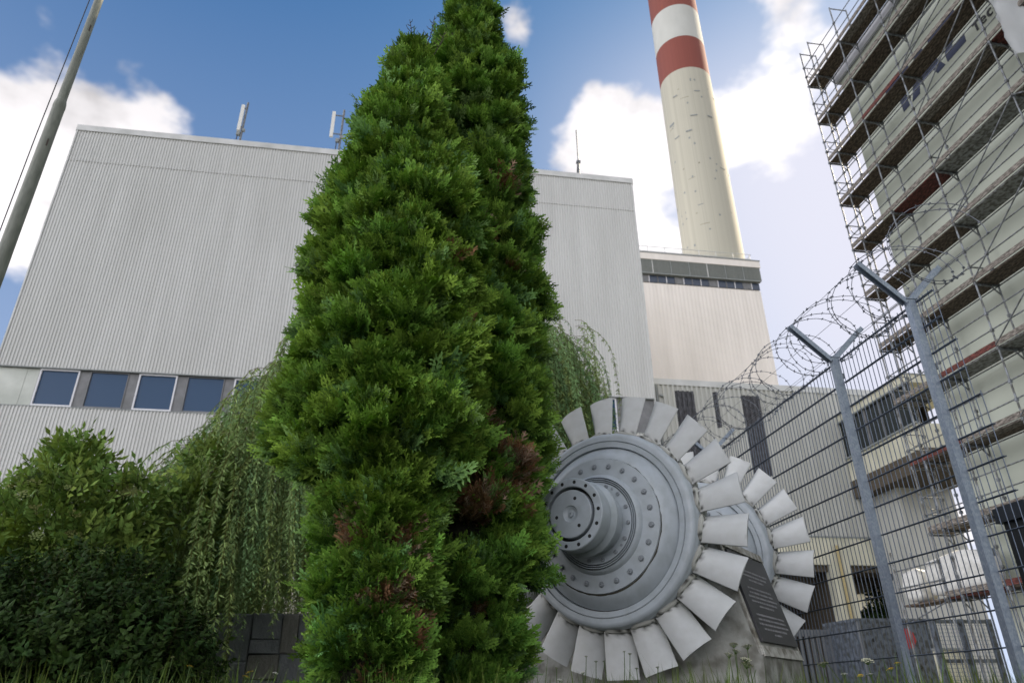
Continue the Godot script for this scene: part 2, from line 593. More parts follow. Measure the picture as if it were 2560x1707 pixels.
func _ready() -> void:
	# camera: on the lawn, low, tilted up
	var cam := Camera3D.new()
	cam.name = "camera"
	cam.current = true
	var lens := CameraAttributesPhysical.new()
	lens.frustum_focal_length = 24.96
	lens.frustum_focus_distance = 3.75
	lens.frustum_near = 0.05
	lens.frustum_far = 1500.0
	lens.exposure_aperture = 4.0
	cam.attributes = lens
	add_child(cam)
	cam.fov = 51.34
	cam.near = 0.05
	cam.far = 1500.0
	cam.transform = Transform3D(Basis(Vector3.RIGHT, deg_to_rad(26.8)) * Basis(Vector3(0, 0, 1), deg_to_rad(-0.64)), Vector3(0, EYE, 0))

	# sky, sun, exposure
	var sun_dir := direction(58, 34)
	var env := Environment.new()
	env.background_mode = Environment.BG_SKY
	var pano := PanoramaSkyMaterial.new()
	pano.panorama = sky_texture(sun_dir)
	pano.energy_multiplier = 1.0
	env.sky = Sky.new()
	env.sky.sky_material = pano
	env.tonemap_mode = Environment.TONE_MAPPER_LINEAR
	env.tonemap_exposure = 2.65
	env.sdfgi_enabled = true
	env.ssao_enabled = true
	env.ssil_enabled = true
	var around := WorldEnvironment.new()
	around.name = "surroundings"
	around.environment = env
	add_child(around)
	var sun := DirectionalLight3D.new()
	sun.name = "sun"
	sun.light_color = Color(1.0, 0.93, 0.82)
	sun.light_energy = 1.1
	sun.light_angular_distance = 0.5
	sun.shadow_enabled = true
	add_child(sun)
	sun.look_at_from_position(sun_dir * 100.0, Vector3.ZERO)

	unit_box = BoxMesh.new()
	unit_rod = CylinderMesh.new()
	unit_rod.top_radius = 1.0
	unit_rod.bottom_radius = 1.0
	unit_rod.height = 1.0
	unit_rod.radial_segments = 8
	unit_rod.rings = 1
	materials()
	ground()
	main_hall()
	roof_masts()
	boiler_house()
	chimney()
	annex()
	bridge()
	office()
	scaffolding()
	far_yard()
	stone_wall()
	willow()
	elder()
	hedge()
	tall_mast()
	fence()
	turbine()
	cabinet()
	thujas()
	meadow()

# ------------------------------------------------------------------ setting

func ground() -> void:
	var s := begin()
	box(s, Vector3(0, -0.1, -300), Vector3(1600, 0.2, 1600))
	struct("ground", s, M["soil"])
	s = begin()
	var b := Basis(Vector3.UP, deg_to_rad(GRID))
	box(s, grid(10, 40, 0.002), Vector3(120, 0.004, 58), b)
	struct("yard_paving", s, M["yard"])

func main_hall() -> void:
	var h := thing("industrial_hall", "huge pale hall clad in ribbed metal sheets with a blue window band", "building", grid(0, 44), GRID)
	var s := begin()
	corrugated(s, -25.0, 17.16, 19.0, 37.95, 0.0, 0.2, 0.07)
	obj("upper_cladding", s, M["cladding"], h)
	s = begin()
	corrugated(s, -25.0, 17.16, 6.4, 16.42, 0.0, 0.2, 0.07)
	obj("lower_cladding", s, M["cladding"], h)
	block("plinth", Vector3(-3.92, 3.15, -0.12), Vector3(42.1, 6.5, 0.3), M["plinth"], h)
	s = begin()
	box(s, Vector3(-3.92, 19.0, -15.1), Vector3(42.1, 37.98, 29.6))
	obj("hall_body", s, M["coping"], h)
	s = begin()
	box(s, Vector3(-3.92, 38.2, 0.0), Vector3(42.4, 0.5, 0.26))
	box(s, Vector3(-25.06, 38.2, -15.0), Vector3(0.26, 0.5, 30.0))
	box(s, Vector3(17.22, 38.2, -15.0), Vector3(0.26, 0.5, 30.0))
	obj("roof_coping", s, M["coping"], h)
	block("corner_trim", Vector3(17.19, 22.2, -0.02), Vector3(0.1, 31.5, 0.24), M["coping"], h)
	block("corner_trim", Vector3(-25.03, 28.5, -0.02), Vector3(0.1, 18.9, 0.24), M["coping"], h)
	for y in [35.2]:
		block("sheet_lap", Vector3(-3.92, y, 0.03), Vector3(42.1, 0.018, 0.092), M["cladding"], h)
	s = begin()
	box(s, Vector3(-3.92, 18.97, 0.02), Vector3(42.14, 0.07, 0.16))
	box(s, Vector3(-3.92, 16.44, 0.0), Vector3(42.14, 0.06, 0.14))
	obj("window_band_trim", s, M["louvre"], h)
	block("infill_panel", Vector3(-24.1, 17.7, -0.14), Vector3(1.76, 2.44, 0.1), M["infill"], h)
	block("infill_panel", Vector3(-22.86, 17.7, -0.15), Vector3(0.7, 2.44, 0.1), M["infill"], h)
	for i in 13:
		var x := -22.43 + i * 2.88
		var framed := i % 2 == 0
		var w := Node3D.new()
		w.name = "window"
		w.position = Vector3(x + 1.12, 17.7, -0.12)
		h.add_child(w, true)
		block("pane", Vector3(0, 0, -0.03), Vector3(2.1, 2.3, 0.03), M["glass_painted_sky"], w)
		s = begin()
		var t := 0.09 if framed else 0.05
		var z := 0.05 if framed else 0.02
		box(s, Vector3(-1.1, 0, z), Vector3(t, 2.44, 0.1))
		box(s, Vector3(1.1, 0, z), Vector3(t, 2.44, 0.1))
		box(s, Vector3(0, 1.18, z), Vector3(2.2 - t, t, 0.1))
		box(s, Vector3(0, -1.16, z), Vector3(2.2 - t, 0.12, 0.1))
		obj("frame", s, M["alu"] if framed else M["pier"], w)
		block("window_pier", Vector3(x + 2.56, 17.7, -0.16), Vector3(0.64, 2.44, 0.1), M["pier"], h)
	block("window_pier", Vector3(16.0, 17.7, -0.14), Vector3(2.3, 2.44, 0.1), M["pier"], h)

func roof_masts() -> void:
	var h := 38.4
	for i in 2:
		var a := thing("antenna_mast", ["grey antenna mast with white panel, left of two on the hall roof", "grey antenna mast with long white panel, right of two, beside the thuja"][i], "antenna", grid([-14.35, -6.64][i], 46, h), GRID, "mobile antennas on the hall roof")
		var top: float = [5.9, 6.2][i]
		rod("mast", Vector3(0, 0, 0), Vector3(0.06, top, 0), 0.09, M["scaffold_tube"], a)
		var off: float = [-0.22, -0.72][i]
		var s := begin()
		box(s, Vector3(off, top - 1.75, 0.1), Vector3(0.26, 2.7, 0.16))
		obj("antenna_panel", s, M["antenna_white"], a)
		for y in [top - 0.7, top - 2.7]:
			block("bracket", Vector3(off / 2.0, y, 0.04), Vector3(absf(off), 0.08, 0.08), M["scaffold_tube"], a)
		s = begin()
		box(s, Vector3(-0.2, top - 3.4, 0.05), Vector3(0.26, 0.34, 0.22))
		box(s, Vector3(0.16, top - 3.0, 0.05), Vector3(0.2, 0.26, 0.2))
		obj("radio_unit", s, M["louvre"], a)
		rod("cable", Vector3(-0.28, 0, 0.05), Vector3(-0.24, top - 3.4, 0.05), 0.04, M["black_paint"], a)
	var m := thing("lightning_rod", "thin dark rod standing on the hall roof right of the thuja", "lightning rod", grid(13.4, 46, h), GRID)
	rod("lower_tube", Vector3.ZERO, Vector3(0, 3.2, 0), 0.10, M["scaffold_tube"], m)
	rod("upper_tube", Vector3(0, 3.2, 0), Vector3(0, 6.7, 0), 0.055, M["scaffold_tube"], m)
	block("clamp", Vector3(0, 3.1, 0), Vector3(0.34, 0.2, 0.3), M["scaffold_tube"], m)
	rod("cable", Vector3(-0.3, 0, 0), Vector3(-0.08, 3.0, 0), 0.04, M["black_paint"], m)

func boiler_house() -> void:
	var b := thing("boiler_house", "tall cream block with a louvred band below the chimney", "building", grid(17, 62), GRID)
	# local x = P - 17, front at z = 0
	var s := begin()
	corrugated(s, 0.0, 20.75, 20.0, 40.1, 0.0, 0.42, 0.018)
	obj("wall", s, M["pale_wall"], b)
	s = begin()
	box(s, Vector3(10.37, 21.5, -7.6), Vector3(20.7, 42.9, 15.0))
	obj("house_body", s, M["pale_wall"], b)
	block("coping", Vector3(10.5, 43.35, -0.1), Vector3(21.2, 0.8, 0.9), M["pale_wall"], b)
	block("gutter_line", Vector3(10.5, 43.83, -0.1), Vector3(21.3, 0.12, 1.0), M["louvre"], b)
	for i in 10:
		var x := 0.15 + i * 2.09
		var p := Node3D.new()
		p.name = "louvre_panel"
		p.position = Vector3(x, 42.1, 0.28)
		b.add_child(p, true)
		block("post", Vector3(0, 0, 0.0), Vector3(0.07, 1.8, 0.10), M["coping"] if i % 3 == 1 else M["louvre"], p)
		for k in 8:
			inst("slat", unit_box, M["louvre"], p, Transform3D(Basis(Vector3.RIGHT, 0.6) * Basis.from_scale(Vector3(2.02, 0.20, 0.03)), Vector3(1.045, -0.78 + k * 0.222, -0.06)))
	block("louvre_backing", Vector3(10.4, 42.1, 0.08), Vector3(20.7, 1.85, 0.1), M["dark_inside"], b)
	block("band_sill", Vector3(10.4, 41.13, 0.2), Vector3(20.9, 0.1, 0.4), M["louvre"], b)
	for i in 21:
		var x := 0.25 + i * 0.98
		block("window", Vector3(x + 0.45, 40.62, 0.0), Vector3(0.86, 0.84, 0.06), M["glass_far"] if i % 4 != 3 else M["pier"], b)
		block("mullion", Vector3(x - 0.03, 40.62, 0.03), Vector3(0.08, 0.84, 0.06), M["alu"] if i % 2 == 0 else M["pier"], b)
	s = begin()
	for i in 11:
		rod("railing_post", Vector3(0.4 + i * 2.0, 43.8, -0.3), Vector3(0.4 + i * 2.0, 45.1, -0.3), 0.035, M["coping"], b)
	for y in [44.45, 45.05]:
		rod("railing", Vector3(0.2, y, -0.3), Vector3(20.6, y, -0.3), 0.03, M["coping"], b)
	rod("railing", Vector3(20.6, 45.05, -0.3), Vector3(20.6, 45.05, -9), 0.03, M["coping"], b)

func chimney() -> void:
	var c := thing("chimney", "tall tapering concrete chimney with red and white bands", "chimney", polar(18.75, 75.0))
	var up := Transform3D(Basis(Vector3.RIGHT, -PI / 2), Vector3.ZERO)
	var ring := func(called: String, y0: float, y1: float, m: Material) -> void:
		var s := begin()
		var r0 := 3.62 - 0.0033 * y0
		var r1 := 3.62 - 0.0033 * y1
		lathe(s, [Vector2(r0, y0), Vector2(r1, y1)], 96, up, true)
		obj(called, s, m, c)
	ring.call("lower_shaft", 0.0, 74.9, M["chimney_cream"])
	ring.call("red_band", 74.9, 80.9, M["chimney_red"])
	ring.call("white_band", 80.9, 87.2, M["chimney_white"])
	ring.call("red_band", 87.2, 93.5, M["chimney_red"])
	ring.call("white_band", 93.5, 99.5, M["chimney_white"])
	ring.call("red_band", 99.5, 105.5, M["chimney_red"])
	var s := begin()
	lathe(s, [Vector2(3.27, 105.5), Vector2(2.9, 105.5), Vector2(2.9, 101.0), Vector2(0.0, 101.0)], 48, up)
	obj("flue_mouth", s, M["dark_inside"], c)
	s = begin()
	var r := RandomNumberGenerator.new()
	r.seed = 5
	for i in 46:
		# worn repair spots and lift joints in the concrete
		var y := r.randf_range(46.0, 73.5)
		var a := r.randf_range(-0.2, PI + 0.2)
		var rad := 3.62 - 0.0033 * y
		var wide := 0.22
		if i % 3 == 0:
			y = [52.5, 58.0, 64.0, 66.4, 70.5][(i / 3) % 5] + r.randf_range(-0.15, 0.15)
			wide = r.randf_range(0.4, 0.9)
		var n := Vector3(cos(a), 0, sin(a))
		var up_v := Vector3.UP
		box(s, n * rad + Vector3(0, y, 0), Vector3(wide, r.randf_range(0.12, 0.34), 0.02), Basis(up_v.cross(n), up_v, n))
	obj("worn_spots", s, M["louvre"], c).set_meta("kind", "stuff")

func annex() -> void:
	var a := thing("gate_annex", "low ribbed annex with open gateways, right of the big hall", "building", grid(17.3, 44.9), GRID)
	# local x = P - 17.3
	var s := begin()
	corrugated(s, 0.0, 20.0, 9.95, 20.5, 0.0, 0.36, 0.12)
	obj("cladding", s, M["cream_rib"], a)
	s = begin()
	box(s, Vector3(10.0, 20.72, -0.05), Vector3(20.1, 0.46, 0.4))
	obj("roof_coping", s, M["coping"], a)
	block("upper_body", Vector3(10.0, 15.2, -6.6), Vector3(19.98, 10.5, 13.0), M["soffit"], a)
	block("beam", Vector3(10.0, 8.98, 0.06), Vector3(20.02, 1.78, 0.3), M["cream"], a)
	block("beam_lip", Vector3(10.0, 9.9, 0.12), Vector3(20.04, 0.1, 0.3), M["louvre"], a)
	for x in [0.4, 5.8, 11.8, 19.6]:
		block("column", Vector3(x, 4.05, -0.1), Vector3(1.45 if x > 6 and x < 15 else 0.8, 8.1, 0.7), M["cream"], a)
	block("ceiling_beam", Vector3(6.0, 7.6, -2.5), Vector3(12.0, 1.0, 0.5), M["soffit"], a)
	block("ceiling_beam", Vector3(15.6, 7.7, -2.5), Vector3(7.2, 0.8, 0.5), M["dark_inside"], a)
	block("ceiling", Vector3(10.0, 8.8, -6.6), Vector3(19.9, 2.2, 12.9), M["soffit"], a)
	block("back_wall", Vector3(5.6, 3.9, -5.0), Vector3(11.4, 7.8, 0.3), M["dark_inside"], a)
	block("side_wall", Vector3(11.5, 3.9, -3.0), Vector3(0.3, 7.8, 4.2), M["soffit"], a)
	rod("downpipe", Vector3(11.8, 0, 0.42), Vector3(11.7, 9.3, 0.42), 0.13, M["pipe_yellow"], a)
	# strips of sheeting stripped of their paint near the hall corner
	for q in [[1.8, 3.24, 15.2, 20.1], [4.68, 5.04, 17.4, 20.15], [6.84, 8.28, 14.0, 20.0]]:
		s = begin()
		corrugated(s, q[0], q[1], q[2], q[3], 0.008, 0.36, 0.12)
		obj("dark_strip", s, M["stripped"], a)
	rod("downpipe", Vector3(0.35, 8.0, 0.22), Vector3(0.35, 20.4, 0.22), 0.08, M["louvre"], a)
	for y in [18.9, 19.6, 18.2]:
		block("wall_lamp", Vector3(0.75 if y < 19.0 else 0.7, y, 0.16), Vector3(0.24, 0.14, 0.2), M["louvre"], a)

func bridge() -> void:
	var b := thing("glazed_link", "cream connecting wing with a dark ribbon of windows behind the scaffold", "building", grid(31.4, 37.2), GRID)
	# local x = P - 31.4, local z = -(s - 37.2): runs from z = 0.9 back to z = -7.6
	block("upper_parapet", Vector3(2.5, 18.42, -3.9), Vector3(5.0, 0.55, 8.0), M["cream"], b)
	block("lower_wall", Vector3(2.5, 14.6, -3.9), Vector3(5.0, 1.6, 8.0), M["cream"], b)
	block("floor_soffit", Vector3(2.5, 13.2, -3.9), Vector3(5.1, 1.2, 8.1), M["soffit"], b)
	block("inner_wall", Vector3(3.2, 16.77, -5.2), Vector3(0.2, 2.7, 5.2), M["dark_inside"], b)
	for k in 5:
		block("window_pane", Vector3(0.12, 16.77, -7.0 + k * 1.6), Vector3(0.03, 2.66, 1.46), M["glass_dark"], b)
		block("mullion", Vector3(0.08, 16.77, -7.8 + k * 1.6), Vector3(0.14, 2.74, 0.12), M["pier"], b)
	block("window_sill", Vector3(0.0, 15.44, -3.9), Vector3(0.24, 0.1, 8.0), M["louvre"], b)
	block("window_head", Vector3(0.0, 18.12, -3.9), Vector3(0.24, 0.1, 8.0), M["louvre"], b)
	block("parapet_cap", Vector3(2.5, 18.73, -3.9), Vector3(5.2, 0.08, 8.1), M["louvre"], b)
	block("stair_wall", Vector3(3.0, 6.3, -6.0), Vector3(4.0, 12.6, 3.0), M["cream_rib"], b)

func office() -> void:
	var o := thing("office_block", "tall cream building wrapped in scaffolding at right", "building", grid(16.25, 18.15), GRID)
	# local x = P - 16.25, z = 18.15 - s; the wall in view is x = 0
	var s := begin()
	box(s, Vector3(7.0, 11.0, 21.5), Vector3(14.0, 22.0, 43.0))
	obj("wall", s, M["office_wall"], o)
	s = begin()
	box(s, Vector3(7.0, 22.2, 21.5), Vector3(14.3, 0.42, 43.3))
	obj("parapet", s, M["office_trim"], o)
	# the name on the wall: letters of navy film, mostly behind the planks
	var xf := Transform3D(Basis(Vector3(0, 0, 1), Vector3.UP, Vector3(-1, 0, 0)), Vector3(-0.012, 0, 18.15))
	# along the wall the reading direction is -s; slab x = -s
	var shapes := [
		[Vector2(-16.28, 19.6), Vector2(-15.06, 19.6), Vector2(-15.06, 19.22), Vector2(-15.5, 19.22), Vector2(-15.5, 18.12), Vector2(-15.82, 18.12), Vector2(-15.82, 19.22), Vector2(-16.28, 19.22)],
		[Vector2(-14.72, 19.6), Vector2(-14.39, 19.6), Vector2(-13.76, 18.12), Vector2(-14.12, 18.12), Vector2(-14.24, 18.42), Vector2(-14.88, 18.42), Vector2(-14.98, 18.12), Vector2(-15.36, 18.12)],
		[Vector2(-14.06, 19.57), Vector2(-12.84, 19.57), Vector2(-12.84, 19.25), Vector2(-13.34, 18.44), Vector2(-12.82, 18.44), Vector2(-12.86, 18.12), Vector2(-13.66, 18.12), Vector2(-13.66, 18.44), Vector2(-13.22, 19.25), Vector2(-14.06, 19.25)],
	]
	for q in shapes:
		s = begin()
		slab(s, PackedVector2Array(q), 0.01, xf)
		obj("letter", s, M["navy"], o)
	var t := TextMesh.new()
	var f := SystemFont.new()
	f.font_names = PackedStringArray(["Droid Sans"])
	f.font_weight = 700
	t.font = f
	t.text = "Tech"
	t.font_size = 48
	t.pixel_size = 0.0098
	t.depth = 0.01
	t.horizontal_alignment = HORIZONTAL_ALIGNMENT_LEFT
	inst("lettering", t, M["black_paint"], o, Transform3D(xf.basis, Vector3(-0.012, 18.2, 18.15 - 12.52)))

# ------------------------------------------------------------------ scaffold

func scaffolding() -> void:
	var sc := thing("scaffolding", "steel tube scaffold with timber planks along the cream building", "scaffold", grid(15.27, 18.75), GRID)
	# local x = P - 15.27, z = 18.75 - s
	rng.seed = 90
	var at := func(p: float, y: float, s: float) -> Vector3: return Vector3(p - 15.27, y, 18.75 - s)
	var frames := [18.75, 18.17, 16.55, 14.5, 11.5, 8.5, 5.5]
	var decks := []
	for k in 11:
		decks.append(22.25 - 1.972 * k)
	decks[10] = 2.72
	for s in frames:
		for p in [15.27, 15.97]:
			rod("standard", at.call(p, 0.0, s), at.call(p, 24.1, s), 0.026, M["scaffold_tube"], sc)
	var couplers := begin()
	var bays := [[18.75, 16.55], [16.55, 14.5], [14.5, 11.5], [11.5, 8.5], [8.5, 5.5]]
	for k in 11:
		var y: float = decks[k]
		for b in bays:
			var mid: float = (b[0] + b[1]) / 2.0
			var l: float = b[0] - b[1] - 0.03
			var roll := rng.randf()
			var metal: bool = (k == 5 or k == 7) and b[0] < 15.0 or (k == 4 and b[0] < 15.0 and b[0] > 14.0) or k == 7
			for w in 2:
				var m: Material = M["plank"]
				if metal:
					m = M["deck_metal"]
				elif roll < 0.12:
					m = M["plank_red"]
				elif roll > 0.55:
					m = M["plank_grey"] if w == 0 else M["plank"]
				block("deck_plank", at.call(15.46 + w * 0.33, y + rng.randf_range(0, 0.008), mid), Vector3(0.31, 0.05, l), m, sc)
			var tm: Material = M["plank_grey"]
			if rng.randf() < 0.07:
				tm = M["plank_red"]
			block("toe_board", at.call(15.235, y + 0.10, mid), Vector3(0.03, 0.15, l), tm, sc)
			if k < 10:
				for g in [0.52, 1.02]:
					rod("guard_rail", at.call(15.30, y + g, b[0]), at.call(15.30, y + g, b[1]), 0.019, M["scaffold_tube"], sc)
			rod("ledger", at.call(15.97, y - 0.06, b[0]), at.call(15.97, y - 0.06, b[1]), 0.019, M["scaffold_tube"], sc)
		for s in frames:
			block("transom", at.call(15.62, y - 0.06, s), Vector3(0.7, 0.05, 0.05), M["scaffold_tube"], sc)
			for p in [15.27, 15.97]:
				for g in [0.0, 0.52, 1.02]:
					box(couplers, at.call(p, y + g - 0.03, s), Vector3(0.075, 0.085, 0.075))
			# gusset that stiffens the inner corner of each frame
			bar(couplers, at.call(15.72, y - 0.08, s), at.call(15.96, y - 0.34, s), 0.03, 0.03)
		# guards across the far end, with a bent hoop
		if k < 10:
			for g in [0.55, 1.05]:
				rod("end_rail", at.call(15.27, y + g, 18.78), at.call(15.97, y + g, 18.78), 0.019, M["scaffold_tube"], sc)
			var hoop := begin()
			var pts := PackedVector3Array()
			for i in 9:
				var a := PI * i / 8.0
				pts.append(at.call(15.62 - cos(a) * 0.18, y + 0.92 - sin(a) * 0.22, 18.8))
			pts.insert(0, at.call(15.44, y + 1.05, 18.8))
			pts.append(at.call(15.80, y + 1.05, 18.8))
			tube(hoop, pts, 0.014, 5)
			obj("end_hoop", hoop, M["scaffold_tube"], sc)
	for s in [18.75, 18.17, 16.55, 14.5]:
		rod("top_transom", at.call(15.27, 24.05, s), at.call(15.97, 24.05, s), 0.024, M["scaffold_tube"], sc)
	# diagonal braces on the outer face
	for k in range(0, 10):
		var y: float = decks[k + 1]
		rod("diagonal_brace", at.call(15.22, y + 0.05, 14.5), at.call(15.22, y + 1.95, 11.5), 0.02, M["scaffold_tube"], sc)
		if k % 2 == 0:
			rod("diagonal_brace", at.call(15.22, y + 1.95, 11.5), at.call(15.22, y + 0.05, 8.5), 0.02, M["scaffold_tube"], sc)
	for k in [2, 5]:
		rod("plan_brace", at.call(15.22, decks[k] + 0.1, 14.5), at.call(15.22, decks[k] + 1.0, 11.5), 0.022, M["scaffold_tube"], sc)
	for k in [4, 6]:
		rod("wall_tie", at.call(15.27, decks[k] + 0.5, 14.5), at.call(16.22, decks[k] + 0.5, 14.5), 0.022, M["scaffold_tube"], sc)
	obj("coupler", couplers, M["scaffold_tube"], sc).set_meta("kind", "stuff")
	# loading platform low down at the far end
	for w in 2:
		block("deck_plank", at.call(15.46 + w * 0.33, 2.72, 19.75), Vector3(0.31, 0.05, 1.95), M["plank"], sc)
	for p in [15.27, 15.97]:
		rod("standard", at.call(p, 0.0, 20.7), at.call(p, 4.3, 20.7), 0.026, M["scaffold_tube"], sc)
	for g in [0.5, 1.0]:
		rod("guard_rail", at.call(15.27, 2.72 + g, 20.7), at.call(15.27, 2.72 + g, 18.75), 0.02, M["scaffold_tube"], sc)
	rod("diagonal_brace", at.call(15.27, 2.2, 20.7), at.call(15.27, 2.65, 18.75), 0.02, M["scaffold_tube"], sc)
	# bulging white sacks on that platform
	for q in [["white bulky sack of rubbish on the scaffold platform, farther and smaller one", 20.2, 0.82, 0.95, 4], ["large white wrapped bale on the scaffold platform beside a smaller sack", 18.35, 2.5, 1.15, 9]]:
		var s := begin()
		rng.seed = q[4]
		var n := FastNoiseLite.new()
		n.seed = q[4]
		n.frequency = 1.6
		var rows := 10
		var cols := 20
		s.set_smooth_group(1)
		var pt := func(i: int, j: int) -> Vector3:
			var v := float(i) / rows
			var a := TAU * (j % cols) / cols
			var e := 0.45
			var cx := signf(cos(a)) * pow(absf(cos(a)), e)
			var cz := signf(sin(a)) * pow(absf(sin(a)), e)
			var swell: float = 0.86 + 0.14 * sin(v * PI)
			if i == 0 or i == rows:
				swell = 0.0
			var p := Vector3(cx * 0.33 * swell, v * q[3], cz * q[2] * 0.5 * swell)
			return p * (1.0 + 0.13 * n.get_noise_3dv(p * 2.0 + Vector3(3, 0, 1)))
		for i in rows:
			for j in cols:
				quad(s, pt.call(i, j), pt.call(i, j + 1), pt.call(i + 1, j + 1), pt.call(i + 1, j))
		var o := obj(numbered("white_sack"), s, M["sack"], self)
		o.position = grid(15.62, q[1], 2.76)
		o.rotation_degrees.y = GRID
		tag(o, q[0], "sack")
	# torn debris netting at the upper right
	var s := begin()
	s.set_smooth_group(1)
	var n := FastNoiseLite.new()
	n.seed = 12
	n.frequency = 0.9
	var net := func(i: int, j: int) -> Vector3:
		var u := i / 16.0
		var v := j / 20.0
		var fold := 0.16 * sin(u * 17.0 + v * 3.0) + 0.20 * n.get_noise_2d(u * 4.0, v * 5.0)
		var narrow := lerpf(1.0, 0.55, absf(v - 0.25))
		return Vector3(fold, 19.4 - v * 4.4 - u * 0.35 + 0.2 * n.get_noise_2d(u * 5.0 + 9.0, v * 3.0), u * 2.6 * narrow + v * 0.15)
	for i in 16:
		for j in 20:
			quad(s, net.call(i, j), net.call(i, j + 1), net.call(i + 1, j + 1), net.call(i + 1, j))
	var o := obj("debris_netting", s, M["netting"], self)
	o.position = grid(15.1, 11.1)
	o.rotation_degrees.y = GRID
	tag(o, "crumpled grey sheet of netting hanging from the upper scaffold", "netting")

# ------------------------------------------------------------------ things beyond the fence

func far_yard() -> void:
	var h := thing("distant_house", "bright house with a beige hipped roof seen through the gateway", "house", grid(50, 80), GRID)
	block("wall", Vector3(7, 5.6, -6), Vector3(14, 11.2, 12), M["cream"], h)
	var s := begin()
	s.set_smooth_group(-1)
	var p := [Vector3(-0.8, 11.2, 0.8), Vector3(14.8, 11.2, 0.8), Vector3(14.8, 11.2, -12.8), Vector3(-0.8, 11.2, -12.8)]
	var t := Vector3(7, 15.6, -6)
	for i in 4:
		s.add_vertex(p[i]); s.add_vertex(t); s.add_vertex(p[(i + 1) % 4])
	quad(s, p[0], p[1], p[2], p[3])
	obj("roof", s, M["bright_roof"], h)
	for i in 4:
		block("window", Vector3(1.8 + i * 3.3, 8.6, 0.02), Vector3(1.2, 1.6, 0.06), M["glass_dark"], h)
	# palisade of grey slats
	var f := thing("palisade_fence", "grey palisade fence of upright slats before the gateway", "fence", grid(8.0, 30), GRID)
	for i in 44:
		block("slat", Vector3(i * 0.265, 1.42, 0), Vector3(0.15, 2.84, 0.03), M["palisade"], f)
	block("top_rail", Vector3(5.8, 2.72, -0.045), Vector3(11.8, 0.26, 0.05), M["palisade"], f)
	block("bottom_rail", Vector3(5.8, 0.4, -0.045), Vector3(11.8, 0.12, 0.05), M["palisade"], f)
	# grey container
	var c := thing("storage_container", "blue-grey storage container with a red round sign beyond the mesh fence", "container", grid(18.4, 28), GRID)
	block("body", Vector3(1.65, 1.55, -1.2), Vector3(3.3, 2.9, 2.4), M["steel_blue"], c)
	block("roof_edge", Vector3(1.65, 3.05, -1.2), Vector3(3.36, 0.12, 2.46), M["steel_blue"], c)
	for x in [0.06, 1.65, 3.24]:
		block("corner_post", Vector3(x, 1.55, 0.03), Vector3(0.12, 2.9, 0.08), M["palisade"], c)
	for k in 3:
		rod("lifting_socket", Vector3(0.6 + k * 0.9, 2.3 - k * 0.5, 0.0), Vector3(0.6 + k * 0.9, 2.3 - k * 0.5, 0.03), 0.07, M["turbine_dark"], c)
	rod("round_sign", Vector3(2.05, 2.35, 0.01), Vector3(2.05, 2.35, 0.05), 0.40, M["sign_red"], c)
	# framed gate with mesh
	var g := thing("yard_gate", "grey framed yard gate with mesh infill near the office block", "gate", grid(18.7, 24), GRID)
	for x in [0.0, 1.1, 2.2]:
		block("gate_post", Vector3(x, 1.35, 0), Vector3(0.14, 2.7, 0.14), M["steel_blue"], g)
	for y in [0.25, 1.35, 2.62]:
		block("gate_rail", Vector3(1.1, y, -0.01), Vector3(2.06, 0.12, 0.08), M["steel_blue"], g)
	for i in 19:
		rod("mesh_bar", Vector3(0.1 + i * 0.11, 0.3, -0.02), Vector3(0.1 + i * 0.11, 2.58, -0.02), 0.008, M["fence_rod"], g)
	for i in 18:
		rod("mesh_bar", Vector3(0.06, 0.38 + i * 0.125, -0.03), Vector3(2.14, 0.38 + i * 0.125, -0.03), 0.008, M["fence_rod"], g)
	var k := thing("control_cabinet", "yellowish switch cabinet standing behind the yard gate", "cabinet", grid(21.4, 27), GRID)
	block("case", Vector3(0.0, 0.95, 0), Vector3(1.0, 1.8, 0.5), M["cream"], k)
	block("door", Vector3(0.0, 0.95, 0.27), Vector3(0.86, 1.6, 0.03), M["cream"], k)
	block("roof", Vector3(0.0, 1.9, 0.02), Vector3(1.1, 0.08, 0.62), M["louvre"], k)
	# trees in the gap
	for i in 3:
		rng.seed = 300 + i
		var at: Vector3 = grid([37.0, 43.0, 32.0][i], [50.0, 58.0, 47.5][i])
		var tr := thing("background_tree", ["dark leafy tree far behind the scaffold, nearest the office block", "green tree far off between the link wing and scaffold, farthest of three", "small bushy tree beside the far gateway column"][i], "tree", at, 0.0, "trees beyond the yard")
		var hgt: float = [8.0, 9.0, 5.0][i]
		s = begin()
		tube(s, PackedVector3Array([Vector3.ZERO, Vector3(0.1, hgt * 0.3, 0), Vector3(0, hgt * 0.8, 0.1)]), 0.2, 7, 0.3)
		obj("trunk", s, M["bark"], tr)
		var xfs := []
		var cols := []
		for j in 900:
			var d := Vector3(rng.randfn(), rng.randfn(), rng.randfn()).normalized() * pow(rng.randf(), 0.35)
			var q := Vector3(0, hgt * 0.62, 0) + d * Vector3(hgt * 0.34, hgt * 0.38, hgt * 0.34)
			xfs.append(Transform3D(rand_basis(d + Vector3.UP * 0.4, 0.7) * Basis.from_scale(Vector3.ONE * rng.randf_range(0.5, 0.9)), q))
			cols.append(tint(0.25))
		many("crown", leaf_sprig(40 + i), M["leaf"], tr, xfs, cols)

func tint(spread: float, hue := 0.12) -> Color:
	var k := 1.0 + rng.randf_range(-spread, spread)
	var h := rng.randf_range(-hue, hue)
	return Color(k * (1.0 + h), k, k * (1.0 - h))

func rand_basis(up: Vector3, wobble: float) -> Basis:
	# y along a direction near «up», turned by chance round it
	var y := (up.normalized() + Vector3(rng.randf_range(-1, 1), rng.randf_range(-1, 1), rng.randf_range(-1, 1)) * wobble).normalized()
	var x := y.cross(Vector3(rng.randfn(), rng.randfn(), rng.randfn())).normalized()
	return Basis(x, y, x.cross(y))

